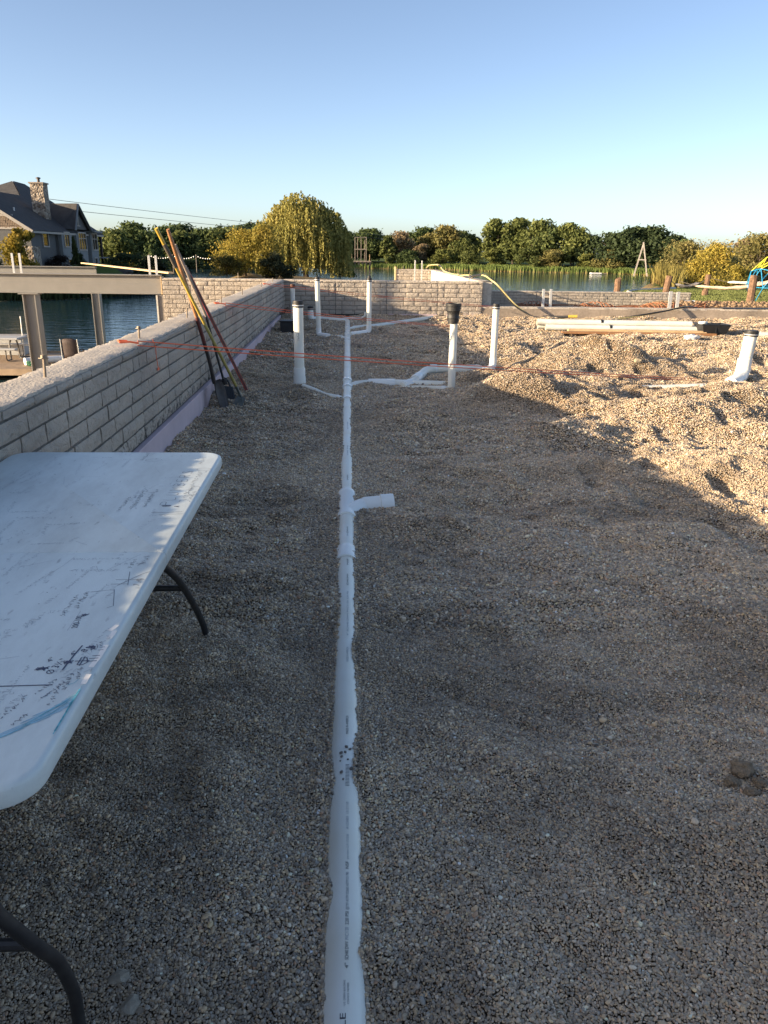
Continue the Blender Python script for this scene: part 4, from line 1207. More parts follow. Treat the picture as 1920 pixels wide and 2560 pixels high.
I1.text('Ø 3½"', -.655, 1.520, .024, 78, 1.0, seed=1)
I1.text('4"', -.676, 1.572, .020, 70, 1.2, seed=2)
I1.text('4"', -.632, 1.600, .020, 70, 1.2, seed=3)
I1.text('4½"', -.597, 1.622, .022, 60, 1.15, seed=4)
I1.text('8', -.612, 1.615, .024, 60, 1.1, seed=5)
I1.text('200-100', -.668, 1.735, .020, 98, 1.0, seed=6)
for cx_, cy_, rx_, ry_, n in ((-.684, 1.545, .016, .010, 26), (-.637, 1.572, .013, .010, 22), (-.606, 1.640, .012, .008, 14), (-.655, 2.655, .020, .008, 20), (-.615, 2.65, .012, .006, 12), (-.672, 1.805, .010, .010, 10)):
    I1.ribbon([(cx_ + rx_ * math.cos(k * 1.9 + rk.random()) * rk.uniform(.5, 1), cy_ + ry_ * math.sin(k * 2.3) * rk.uniform(.5, 1)) for k in range(n)], .0025)
I1.ribbon([(-.628, 1.648), (-.633, 1.60), (-.637, 1.538)], .0034)
I1.ribbon([(-.76, 1.474), (-.70, 1.476), (-.637, 1.478)], .0034)
for a_ in ([(-.612, 1.560), (-.612, 1.592), (-.600, 1.592), (-.592, 1.572), (-.600, 1.560), (-.612, 1.560)], [(-.622, 1.576), (-.590, 1.578)], [(-.606, 1.556), (-.605, 1.596)]):
    I1.ribbon(a_, .0026)
for dy in (0, .012, .024):
    I1.ribbon([(-.597 + dy * .3, 1.575 + dy), (-.562 + dy * .3, 1.577 + dy)], .0022)
for dy in (.055, .068): I1.ribbon([(-.585, 1.57 + dy), (-.558, 1.572 + dy)], .0018)
I2.ribbon([(-.69, 2.585), (-.64, 2.585), (-.585, 2.592)], .0022); I2.ribbon([(-.66, 2.565), (-.578, 2.570)], .0022)
# sketches: triangle, corner bracket
for a_ in ([(-.640, 1.98), (-.590, 2.06), (-.565, 2.075)], [(-.655, 2.02), (-.575, 2.02)], [(-.630, 2.075), (-.612, 1.985)], [(-.700, 1.94), (-.640, 1.955), (-.615, 1.855), (-.628, 1.845)], [(-.66, 1.99), (-.615, 1.992)]):
    I2.ribbon(a_, .0017)
# ovals round the words
for cx_, cy_, rx_, ry_ in ((-.585, 2.83, .022, .055), (-.60, 3.12, .03, .018), (-.84, 3.26, .035, .02)):
    I2.ribbon([(cx_ + rx_ * math.cos(R(a_)), cy_ + ry_ * math.sin(R(a_))) for a_ in range(0, 350, 14)], .0015)
for (x, y, L, h) in ((-.595, 2.70, .38, .026), (-.575, 2.70, .12, .018), (-.62, 3.20, .10, .02), (-.88, 3.25, .14, .022), (-.76, 2.62, .22, .020), (-.72, 2.64, .2, .020), (-.80, 2.6, .16, .018),
                     (-.70, 1.84, .10, .016), (-.72, 1.80, .12, .016), (-.60, 2.12, .06, .02), (-.63, 2.10, .06, .02), (-.58, 1.98, .05, .018)):
    scrawl(I2, x, y, L, h, 1)
for k in range(105):
    x = rk.uniform(-1.35, -.60); y = rk.uniform(1.15, 3.35)
    scrawl(I3, x, y, rk.uniform(.03, .16), rk.uniform(.010, .02), 1, w=.0012, ang=rk.choice([88, 92, 80, 100, 0, 5, 75]))
for (x, y, n) in ((-.655, 1.44, 5), (-.635, 1.42, 6), (-.61, 1.40, 5), (-.60, 1.46, 6), (-.68, 1.38, 5), (-.70, 1.34, 4), (-.585, 1.50, 4), (-.74, 1.36, 4), (-.66, 1.33, 3)):
    scrawl(I2, x, y, .012 * n, .013, 1, w=.0016, ang=rk.uniform(60, 100))
for k in range(40):
    x = rk.uniform(-1.4, -.6); y = rk.uniform(1.15, 3.4); a_ = rk.uniform(0, 6.28); L = rk.uniform(.02, .14)
    I3.ribbon([(x, y), (x + math.cos(a_) * L * .5 + rk.uniform(-.004, .004), y + math.sin(a_) * L * .5), (x + math.cos(a_) * L, y + math.sin(a_) * L)], .0011)
for k in range(14):
    x = rk.uniform(-1.35, -.6); y = rk.uniform(1.3, 3.3); r_ = rk.uniform(.0018, .0034)
    I1.ribbon([(x - r_, y), (x, y), (x + r_, y)], r_ * 1.2)
for ink_, mt_ in ((I1, 'ink_blue'), (I2, 'ink_mid'), (I3, 'ink_pencil')): tag(ink_.build('handwriting', MT[mt_], tb), kind='stuff')
C1, C2, S1 = Ink(), Ink(), Ink()
for k in range(80):
    u = rk.random(); v0 = rk.uniform(-.5, .5)
    x = -.70 + .135 * u; y = 1.275 + .165 * u ** 1.2 + v0 * .045 * (.35 + u)
    L = rk.uniform(.02, .05)
    C2.ribbon([(x, y), (x + L * .62, y + L * .62), (x + L, y + L * .95)], rk.uniform(.001, .0028))
for a_ in ([(-.735, 1.245), (-.66, 1.30), (-.60, 1.372), (-.572, 1.43)], [(-.62, 1.36), (-.585, 1.415)], [(-.604, 1.475), (-.592, 1.485), (-.588, 1.498)], [(-.575, 1.345), (-.562, 1.352)],
           [(-.640, 1.33), (-.598, 1.40), (-.57, 1.44)]):
    C1.ribbon(a_, .0014)
for dx, y0_, y1_, w in ((0, 1.31, 1.46, .004), (.004, 1.34, 1.45, .003), (-.005, 1.30, 1.42, .002), (-.010, 1.40, 1.455, .002)):
    C1.ribbon([(-.566 + dx, y0_), (-.564 + dx, (y0_ + y1_) / 2), (-.560 + dx, y1_)], w)
for x, y, L in ((-.572, 1.60, .05), (-.565, 1.50, .02), (-.570, 1.70, .02), (-.580, 1.735, .015)):
    S1.ribbon([(x - .006, y - L), (x, y), (x + .005, y + L)], .012)
tag(C2.build('crayon_smear', MT['crayon_pale'], tb), kind='stuff')
o = tag(C1.build('crayon_streak', MT['crayon'], tb), kind='stuff'); o.location.z += .0006
o = tag(S1.build('scuff', MT['scrape'], tb), kind='stuff'); o.location.z -= .0003

# ------------------------------------------------------------------ tools leaning on the wall
def lerp_pts(a, b, n): return [Vector(a).lerp(Vector(b), k / (n - 1)) for k in range(n)]
TG = 'tools leaning against the long wall'
MT['steel_dark'] = mat('dark_tool_steel', (.05, .042, .04), .5, var=.3, scale=20, metal=.3)
MT['maroon'] = mat('maroon_sleeve', (.12, .03, .025), .6, var=.3, scale=15)
MT['yellow_fg'] = mat('yellow_fibreglass', (.52, .36, .06), .45, var=.15, scale=12)
MT['olive_fg'] = mat('worn_yellow_handle', (.36, .30, .09), .5, var=.2, scale=12)
MT['grip'] = mat('grey_foam_grip', (.10, .085, .065), .8, var=.2, scale=30)
MT['grey_wood'] = mat('greyed_handle', (.27, .22, .18), .7, var=.25, scale=14)
MT['red'] = mat('red_lacquer', (.34, .035, .03), .4, var=.2, scale=10)
MT['blade_grey'] = mat('grey_blade', (.20, .22, .215), .5, var=.2, scale=15, metal=.5)
t = thing('shovel', (-1.30, 7.9, .1), 'round-point shovel with brown wooden handle and dark blade, nearest of the leaning tools', 'shovel', TG)
top, mid, sock, neck = (-1.63, 7.50, 1.86), (-1.487, 7.85, 1.06), (-1.44, 7.92, .80), (-1.385, 7.99, .44)
m = MB(); m.tube(lerp_pts(top, mid, 6), [.015, .018, .019, .019, .019, .019], 12); m.build('handle', MT['wood_brown'], t, smooth=True)
m = MB(); m.tube(lerp_pts(mid, sock, 4), .0195, 12); m.build('sleeve', MT['maroon'], t, smooth=True)
m = MB(); m.tube(densify([sock, (-1.405, 7.96, .60), neck, (-1.375, 7.99, .38)], 3), [.019] * 5 + [.02, .022, .022, .02, .018], 12); m.build('socket', MT['steel_dark'], t, smooth=True)
bl = []
for i in range(9):
    u = i / 8; wv = .105 * min(1, .55 + u * 1.6) * (1 if u < .55 else math.cos((u - .55) / .45 * 1.45))
    c = Vector((-1.378, 7.995, .41)).lerp(Vector((-1.275, 7.93, .075)), u)
    row = []
    for j in range(7):
        s = (j - 3) / 3
        p = c + Vector((.30, .95, .05)).normalized() * s * wv + Vector((.28, -.2, .1)) * (s * s) * .16 * (1 - .5 * u)
        row.append(tuple(p))
    bl.append(row)
m = MB(); m.grid(np.array(bl)); o = m.build('blade', MT['steel_dark'], t, smooth=True)
sm_ = o.modifiers.new('thick', 'SOLIDIFY'); sm_.thickness = .004
t = thing('scraper', (-1.13, 8.1, .1), 'long yellow-handled scraper with grey foam grip and flat grey blade', 'scraper', TG)
a0, a1 = Vector((-1.665, 7.2, 1.86)), Vector((-1.125, 8.1, .24))
a1b = a0.lerp(a1, .08); a2 = a0.lerp(a1, .20); a3 = a0.lerp(a1, .93)
mid2 = a0.lerp(a1, .52)
m = MB(); m.tube([a0, a1b], .016, 12); m.tube([a2, mid2], .0150, 12); m.build('handle', MT['yellow_fg'], t, smooth=True)
m = MB(); m.tube([mid2, a3], .0155, 12); m.build('worn_handle', MT['olive_fg'], t, smooth=True)
m = MB(); m.tube([a1b, a2], [.019, .019], 12); m.build('grip', MT['grip'], t, smooth=True)
m = MB(); m.bar(a3, (-1.112, 8.13, .165), .03, .012); m.build('bracket', MT['blade_grey'], t)
m = MB(); m.poly([(-1.25, 8.02, .085), (-1.13, 7.99, .085), (-1.075, 8.08, .22), (-1.17, 8.12, .235)], .004, (.3, -.6, .6)); m.build('blade', MT['blade_grey'], t)
m = MB(); m.poly([(-1.13, 8.05, .085), (-1.115, 8.06, .20), (-1.105, 8.08, .24), (-1.12, 8.06, .10)], .004, (.8, -.4, .3)); m.poly([(-1.105, 8.06, .085), (-1.04, 8.10, .19), (-1.035, 8.11, .215), (-1.095, 8.07, .10)], .004, (0, -1, .2)); m.build('side_plate', MT['blade_grey'], t)
t = thing('broom', (-1.32, 8.42, .1), 'broom with greyed handle and black bristle head, behind the yellow handle', 'broom', TG)
m = MB(); m.tube(lerp_pts((-1.66, 7.9, 1.73), (-1.46, 8.22, 1.04), 4), .0145, 10); m.build('handle', MT['grey_wood'], t, smooth=True)
m = MB(); m.tube(lerp_pts((-1.46, 8.22, 1.04), (-1.345, 8.40, .35), 4), .0125, 10); m.build('lower_handle', MT['plastic_black'], t, smooth=True)
m = MB(); m.tube([(-1.345, 8.40, .36), (-1.338, 8.41, .31)], .03, 10); m.build('ferrule', MT['plastic_black'], t, smooth=True)
m = MB(); m.tube(densify([(-1.385, 8.42, .22), (-1.375, 8.42, .33), (-1.338, 8.42, .37), (-1.295, 8.42, .33), (-1.275, 8.42, .24)], 3), .012, 8); m.build('bail', MT['plastic_black'], t, smooth=True)
V = np.array([[(-1.385 + .115 * i - .01 * j, 8.43 - .01 * j + .02 * k, .25 - .16 * j) for i in (0, 1)] for k in (0, 1) for j in (0, 1)])
m = MB()
for i in range(9):
    u = i / 8
    m.bar((-1.385 + .125 * u, 8.36, .30 - .02 * u), (-1.375 + .165 * u, 8.28 - .02 * u, .10 - .0 * u), .020, .05)
m.build('bristles', MT['plastic_black'], t)
t = thing('mason_level', (-1.12, 8.75, .1), 'long red and black straightedge leaning beside the broom', 'level', TG)
b0, b1 = Vector((-1.62, 8.12, 1.53)), Vector((-1.115, 8.78, .10))
dirn = (b1 - b0).normalized()
side = Vector((.55, .75, 0)); side = (side - dirn * side.dot(dirn)).normalized()
for off, mtn, nm in ((-.011, 'red', 'red_edge'), (.011, 'red', 'red_edge')):
    m = MB(); m.bar(b0 + side * off + dirn * (.05 if off > 0 else .12), b1 + side * off, .006, .016, upv=side); m.build(nm, MT[mtn], t)
m = MB(); m.bar(b0 + dirn * .08, b1, .014, .014, upv=side); m.build('core', MT['steel_dark'], t)
m = MB(); m.tube([b0, b0 + dirn * .10], .014, 10); m.build('end_cap', MT['grey_wood'], t, smooth=True)

# ------------------------------------------------------------------ stock and odds and ends in the sun
PGp = 'loose white pipes on the sunny gravel'
for (x0, x1, y, dz, lab) in ((3.92, 7.10, 15.50, 0, 'front loose white pipe with an open end, lying on the sunny gravel'), (3.80, 7.02, 15.66, .012, 'middle loose white pipe of the pile on the sunny gravel'), (3.76, 6.9, 15.585, .098, 'upper loose white pipe of the pile, resting on the other two')):
    z = .305 + dz
    t = thing('loose_pipe', ((x0 + x1) / 2, y, z - PR4), lab, 'pipe', PGp)
    m = MB(); m.lathe((x0, y, z), (1, -.0, -.006), [(.25, PR4 - .008), (0, PR4 - .008), (0, PR4), (x1 - x0, PR4), (x1 - x0, PR4 - .008), (x1 - x0 - .2, PR4 - .008)], 22, cap=False); m.build('pipe_wall', MT['pvc'], t, smooth=True)
    if y < 15.6:
        m = MB(); m.lathe((x0 + 1.28, y, z), (1, 0, -.006), [(0, PR4 + .0006), (.05, PR4 + .0006)], 22, cap=False); m.build('dark_label', MT['plastic_black'], t, smooth=True)
for (x0, x1, y, z, w, h, lab, mtn) in ((4.30, 7.05, 15.22, .262, .10, .04, 'upper brown board lying before the loose white pipes', 'wood_board'), (4.15, 7.2, 15.10, .225, .12, .04, 'lower brown board lying before the loose white pipes', 'wood_brown')):
    m = MB(); m.bar((x0, y + .03, z + .02), (x1, y, z + .005), w, h, bev=.003); tag(m.build('lumber_board', MT[mtn]), lab, 'board', 'boards beside the loose pipes')
def tub(x, y, z, sx, sy, h, lab, mtn='plastic_black'):
    t = thing('plastic_tub', (x, y, z), lab, 'tub')
    def ring(s, zz): return [(x - sx / 2 * s, y - sy / 2 * s, zz), (x + sx / 2 * s, y - sy / 2 * s, zz), (x + sx / 2 * s, y + sy / 2 * s, zz), (x - sx / 2 * s, y + sy / 2 * s, zz)]
    R_ = [ring(.82, z), ring(1.0, z + h), ring(1.07, z + h), ring(1.07, z + h + .012), ring(.97, z + h + .012), ring(.80, z + .01)]
    V = [p for r_ in R_ for p in r_]; F = [(0, 3, 2, 1)]
    for a_ in range(5):
        for k in range(4): F.append((a_ * 4 + k, a_ * 4 + (k + 1) % 4, a_ * 4 + 4 + (k + 1) % 4, a_ * 4 + 4 + k))
    F.append((20, 21, 22, 23))
    m = MB(); m.add(V, F); m.build('shell', MT[mtn], t)
    m = MB(); m.box((x, y - sy / 2 * .93, z + h * .55), (.02, .012, h * .8)); m.build('rib', MT[mtn], t)
    return t
tub(7.22, 15.35, .235, .56, .42, .17, 'black plastic tub at the end of the loose white pipes')
m = MB(); m.lathe((7.05, 15.4, .40), (0, .2, 1), [(0, .07), (.03, .09), (.05, .085), (.055, .04)], 14); tag(m.build('pipe_fitting', MT['pvc_fit'], smooth=True), 'white fitting lying on the black tub', 'fitting')
t = thing('sump_box', (-1.12, 14.9, .18), 'black plastic box beside the far left standpipe at the wall foot', 'box')
m = MB(); m.box((-1.13, 14.95, .30), (.28, .28, .24), bev=.012); m.build('body', MT['plastic_black'], t)
m = MB(); m.box((-1.13, 14.95, .428), (.30, .30, .024), bev=.006); m.build('lid', MT['plastic_black'], t)
def crumple(name, c, s, lab, cat, mtn, seed, sub=3):
    rg = np.random.default_rng(seed)
    bpy_me = bpy.data.meshes.new(name)
    import bmesh
    bm = bmesh.new(); bmesh.ops.create_icosphere(bm, subdivisions=sub, radius=1)
    for v in bm.verts:
        p = v.co
        n = float(fbm(np.array([p.x * 2.1 + seed]), np.array([p.y * 2.1 + p.z * 1.7]), seed, 3)[0])
        v.co = p * (1 + .55 * n)
        v.co = Vector((v.co.x * s[0], v.co.y * s[1], v.co.z * s[2]))
    bm.to_mesh(bpy_me); bm.free()
    bpy_me.materials.append(MT[mtn])
    o = bpy.data.objects.new(name, bpy_me); COL.objects.link(o); o.location = c
    WLOC[o.name] = tuple(c)
    return tag(o, lab, cat)
MT['bag'] = mat('white_plastic_bag', (.78, .78, .76), .45, var=.05, scale=10)
MT['stone'] = mat('grey_stone', (.30, .26, .20), .8, var=.2, scale=30, bump=.3, bscale=90)
MT['stone_tan'] = mat('tan_stone', (.40, .33, .22), .8, var=.2, scale=30, bump=.3, bscale=60)
MT['clod'] = mat('brown_soil_clod', (.25, .19, .125), .95, var=.3, scale=60, bump=1.0, bscale=160)
crumple('plastic_bag', (6.35, 14.3, .25), (.16, .08, .055), 'crumpled white plastic bag on the sunny gravel before the boards', 'bag', 'bag', 3)
crumple('paper_scrap', (6.62, 13.75, .215), (.10, .04, .015), 'small white scrap on the sunny gravel beyond the thick standpipe', 'scrap', 'bag', 4)
for x, y, s, mt_, lab in ((-.545, 1.40, (.030, .018, .014), 'stone', 'angular grey stone nearest the table leg at the bottom'), (-.50, 1.325, (.022, .027, .013), 'stone', 'second angular grey stone at the bottom edge beside the table leg'),
                          (2.95, 9.9, (.05, .04, .03), 'stone_tan', 'tan stone on the flank of the sunny mound'), (3.24, 6.5, (.05, .035, .028), 'stone_tan', 'pale tan stone on the sunny gravel at the right'),
                          (2.62, 7.95, (.08, .05, .03), 'stone_tan', 'flat tan stone on the sunny mound by the shadow edge'), (3.95, 10.45, (.055, .04, .035), 'stone_tan', 'pale stone beneath the sunny mound before the loose pipes')):
    crumple('stone', (x, y, gz1(x, y) + s[2] * .35), s, lab, 'stone', mt_, int(x * 10 + 60), 2)
for k, (x, y, s) in enumerate(((1.30, 2.08, .038), (1.245, 2.03, .026), (1.275, 1.975, .024), (1.33, 2.02, .022), (1.10, 2.30, .016), (1.19, 2.14, .014), (1.24, 1.60, .024), (1.17, 1.62, .016))):
    lab = ['largest brown soil clod on the gravel at the right edge', 'brown soil clod touching the largest clod on its near left side', 'brown soil clod just nearer than the largest clod', 'brown clod at the right side of the largest clod',
           'small brown clod farthest up in the clod scatter', 'small brown clod left of the largest clod', 'brown clod at the bottom right gravel', 'smaller brown clod at the bottom right gravel'][k]
    tag(crumple('soil_clod', (x, y, gz1(x, y) + s * .4), (s, s * .9, s * .75), lab, 'clod', 'clod', 20 + k, 3), group='soil clods on the gravel')

# hose bundle
HG = 'yellow and black hoses'
MT['hose_y'] = mat('yellow_hose', (.52, .44, .20), .55, var=.3, scale=20)
MT['hose_b'] = mat('black_hose', (.03, .03, .03), .5, var=.2, scale=20)
hosepts = [(3.2, 20.6, 1.08), (3.29, 20.0, 1.14), (3.36, 19.4, 1.16), (3.42, 19.0, 1.10), (3.53, 18.8, .97), (3.94, 18.72, .52), (4.26, 18.62, .31), (4.45, 18.5, .27), (5.14, 18.3, .25), (5.79, 18.3, .245), (6.52, 18.4, .26), (7.44, 18.66, .38), (8.13, 19.0, .50), (8.6, 19.4, .50), (9.0, 19.9, .42)]
def hose(name, pts, off, mtn, r, lab, wig):
    P = densify(pts, 5)
    out = []
    for i, p in enumerate(P):
        out.append(p + Vector((off * math.cos(i * wig), off * math.sin(i * wig) * .6, abs(off) * math.sin(i * wig + 1))))
    m = MB(); m.tube(out, r, 8)
    tag(m.build(name, MT[mtn], smooth=True), lab, 'hose', HG)
hose('hose', hosepts, .022, 'hose_y', .019, 'yellow hose coming over the wall corner and along the curb foot', .25)
hose('hose', hosepts, -.026, 'hose_b', .019, 'black hose twisted with the yellow hose over the wall corner', .25)
loopA = [(2.99, 31.0, 1.05), (3.03, 30.2, 1.2), (3.09, 29.0, 1.27), (3.16, 28.0, 1.24), (3.2, 27.0, 1.10), (3.3, 25.5, 1.06), (3.25, 23.5, 1.06), (3.08, 22.0, 1.07), (3.11, 21.4, 1.13), (3.16, 21.0, 1.12), (3.2, 20.6, 1.07)]
hose('hose', loopA, .02, 'hose_y', .022, 'yellow hose looped along the top of the pale wall', .4)
hose('hose', [(x + .03, y, z) for x, y, z in loopA], -.02, 'hose_b', .02, 'black hose looped along the top of the pale wall', .4)
t = thing('hose_nozzle', (5.25, 18.36, .25), 'black and yellow hose nozzle lying at the curb foot', 'nozzle')
m = MB(); m.tube([(4.62, 18.6, .27), (5.0, 18.42, .28), (5.16, 18.36, .29)], [.03, .034, .03], 10); m.build('body', MT['hose_b'], t, smooth=True)
m = MB(); m.tube([(5.16, 18.36, .30), (5.36, 18.30, .31)], .035, 10); m.build('tip', MT['yellow_fg'], t, smooth=True)

# rolled rebar mesh behind the curb
MT['rust'] = mat('rusty_rebar', (.30, .12, .055), .8, var=.35, scale=15)
t = thing('rebar_mesh', (6.6, 20.6, -.3), 'loose roll of rusty rebar mesh behind the curb', 'rebar mesh')
rr = random.Random(9)
m = MB()
for k in range(44):
    x = 4.3 + k * .106 + rr.uniform(-.03, .03)
    pts = []
    for i in range(13):
        a_ = math.pi * i / 12
        pts.append((x + .25 * i / 12 + rr.uniform(-.01, .01), 20.6 - .95 * math.cos(a_), -.27 + (.70 + .08 * math.sin(k * .4)) * math.sin(a_) ** .8))
    m.tube(pts, .011, 4)
m.build('hoops', MT['rust'], t)
m = MB()
for i in range(1, 12, 1):
    a_ = math.pi * i / 12
    m.tube([(4.3 + k * .5 + .25 * i / 12, 20.6 - .95 * math.cos(a_) + rr.uniform(-.03, .03), -.27 + .68 * math.sin(a_) ** .8 + rr.uniform(-.02, .03)) for k in range(10)], .011, 4)
m.build('long_bars', MT['rust'], t)
m = MB()
for k in range(16):
    x = 8.2 + rr.uniform(-.3, .9); m.tube([(x, 19.5, .45), (x + rr.uniform(.1, .5), 19.8, .52 + rr.uniform(-.04, .06)), (x + rr.uniform(.3, .9), 20.5, .40)], .011, 4)
m.build('bent_ends', MT['rust'], t)

# ------------------------------------------------------------------ vegetation
def leaf_mat(name, trans=.0):
    m, nt, b = new_mat(name)
    N = nt.nodes; Lk = nt.links
    oi = N.new('ShaderNodeObjectInfo')
    at = N.new('ShaderNodeAttribute'); at.attribute_name = 'shade'
    hsv = N.new('ShaderNodeHueSaturation')
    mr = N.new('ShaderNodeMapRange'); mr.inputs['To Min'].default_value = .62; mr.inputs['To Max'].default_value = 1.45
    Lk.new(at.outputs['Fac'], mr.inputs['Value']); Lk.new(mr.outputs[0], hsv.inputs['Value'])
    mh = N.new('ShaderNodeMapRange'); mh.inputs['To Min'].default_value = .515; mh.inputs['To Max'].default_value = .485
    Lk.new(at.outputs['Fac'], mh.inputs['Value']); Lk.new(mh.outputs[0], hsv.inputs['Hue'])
    Lk.new(oi.outputs['Color'], hsv.inputs['Color'])
    Lk.new(hsv.outputs[0], b.inputs['Base Color'])
    b.inputs['Roughness'].default_value = .7; b.inputs['Specular IOR Level'].default_value = .2
    tr = N.new('ShaderNodeBsdfTranslucent'); Lk.new(hsv.outputs[0], tr.inputs['Color'])
    ms = N.new('ShaderNodeMixShader'); ms.inputs[0].default_value = .35
    out = N['Material Output']
    Lk.new(b.outputs[0], ms.inputs[1]); Lk.new(tr.outputs[0], ms.inputs[2]); Lk.new(ms.outputs[0], out.inputs['Surface'])
    return m
MT['leaf'] = leaf_mat('foliage')
MT['bark'] = mat('bark', (.085, .065, .05), .9, var=.3, scale=6, bump=.5, bscale=12)

def quads(P, U, W, su, sw):
    """leaf quads centred at P with half-extents su*U, sw*W"""
    V = np.stack([P - U * su[:, None] - W * sw[:, None], P + U * su[:, None] - W * sw[:, None] * .6, P + U * su[:, None] + W * sw[:, None], P - U * su[:, None] + W * sw[:, None] * .6], 1)
    return V.reshape(-1, 3), np.arange(len(P) * 4).reshape(-1, 4)
def unit(a): return a / (np.linalg.norm(a, axis=-1, keepdims=True) + 1e-9)

def leaf_mesh(name, P, Nrm, size, rg, shade):
    n = len(P)
    d = unit(Nrm + rg.normal(0, .75, (n, 3)))
    U = unit(np.cross(d, rg.normal(0, 1, (n, 3)))); W = np.cross(d, U)
    s = size * rg.uniform(.6, 1.35, n)
    V, F = quads(P, U, W, s, s * rg.uniform(.5, .9, n))
    me = mesh_np(name, V, F, MT['leaf'])
    a = me.attributes.new('shade', 'FLOAT', 'POINT'); a.data.foreach_set('value', np.repeat(np.clip(shade, 0, 1), 4).astype(np.float32))
    return me

def crown_mesh(seed, lobes=20, per=170, size=.030, rx=.36, z0=.22, z1=1.0, shape='round'):
    """unit-height tree crown: leaf clumps on the shells of overlapping lobes"""
    rg = np.random.default_rng(seed)
    PP = []; NN = []; SS = []
    for k in range(lobes):
        h = z0 + (z1 - z0) * (k + .5) / lobes
        t = (h - z0) / (z1 - z0)
        if shape == 'round': prof = math.sqrt(max(0, 1 - (2 * t - .85) ** 2 * .75))
        elif shape == 'cone': prof = 1.05 - t * .95
        else: prof = math.sqrt(max(0, 1 - t * t)) * 1.1
        a = rg.uniform(0, 6.28); d = rx * prof * rg.uniform(.35, .95); lsh = rg.uniform(-.16, .16)
        c = np.array([math.cos(a) * d, math.sin(a) * d, h])
        r = rx * rg.uniform(.28, .62) * (prof * .6 + .4)
        c[2] = min(c[2], z1 - r * .75)
        dirs = unit(rg.normal(0, 1, (per, 3)))
        rad = r * (1 + .25 * rg.normal(0, 1, per).clip(-1.6, 2.4)) * (.72 + .42 * rg.random(per))
        p = c + dirs * rad[:, None] * np.array([1, 1, .82])
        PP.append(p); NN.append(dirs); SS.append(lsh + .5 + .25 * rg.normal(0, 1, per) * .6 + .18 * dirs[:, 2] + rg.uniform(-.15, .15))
    P = np.concatenate(PP); keep = P[:, 2] > z0 * .55
    return leaf_mesh('crown', P[keep], np.concatenate(NN)[keep], size, rg, np.concatenate(SS)[keep])
def trunk_mesh(seed, h=.75, r=.028):
    rg = random.Random(seed); m = MB()
    pts = [(0, 0, -.05), (rg.uniform(-.01, .01), rg.uniform(-.01, .01), h * .35), (rg.uniform(-.03, .03), rg.uniform(-.03, .03), h)]
    m.tube(densify(pts, 3), [r * (1 - .7 * i / 6) for i in range(7)], 7)
    for k in range(5):
        a = rg.uniform(0, 6.28); z = h * rg.uniform(.35, .8); L = rg.uniform(.15, .28)
        m.tube([(0, 0, z), (math.cos(a) * L * .5, math.sin(a) * L * .5, z + L * .5), (math.cos(a) * L, math.sin(a) * L, z + L * .8)], [r * .45, r * .3, r * .12], 5)
    return m.mesh('trunk', MT['bark'], smooth=True)
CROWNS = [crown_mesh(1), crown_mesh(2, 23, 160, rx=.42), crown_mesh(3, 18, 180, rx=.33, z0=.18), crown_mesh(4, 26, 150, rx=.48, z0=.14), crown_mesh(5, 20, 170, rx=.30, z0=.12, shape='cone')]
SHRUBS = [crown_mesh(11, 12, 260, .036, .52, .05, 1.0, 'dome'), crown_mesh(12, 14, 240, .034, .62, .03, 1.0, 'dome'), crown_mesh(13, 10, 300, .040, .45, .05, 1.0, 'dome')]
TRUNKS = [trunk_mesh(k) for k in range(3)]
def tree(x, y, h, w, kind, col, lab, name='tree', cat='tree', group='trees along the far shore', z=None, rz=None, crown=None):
    z = tz1(x, y) - .1 if z is None else z
    t = thing(name, (x, y, z), lab, cat, group)
    t.rotation_euler.z = random.uniform(0, 6.28) if rz is None else rz
    t.scale = (h * w, h * w, h)
    c = bpy.data.objects.new('crown', crown if crown is not None else (CROWNS[kind] if kind < 10 else SHRUBS[kind - 10]))
    COL.objects.link(c); c.parent = t; c.color = (*col, 1)
    k = bpy.data.objects.new('trunk', TRUNKS[random.randrange(3)]); COL.objects.link(k); k.parent = t
    return t
DG = (.078, .108, .038); MG = (.122, .145, .046); LG = (.175, .19, .055); OG = (.205, .185, .066); YG = (.36, .29, .06); BR = (.23, .18, .105); DK = (.050, .074, .032)
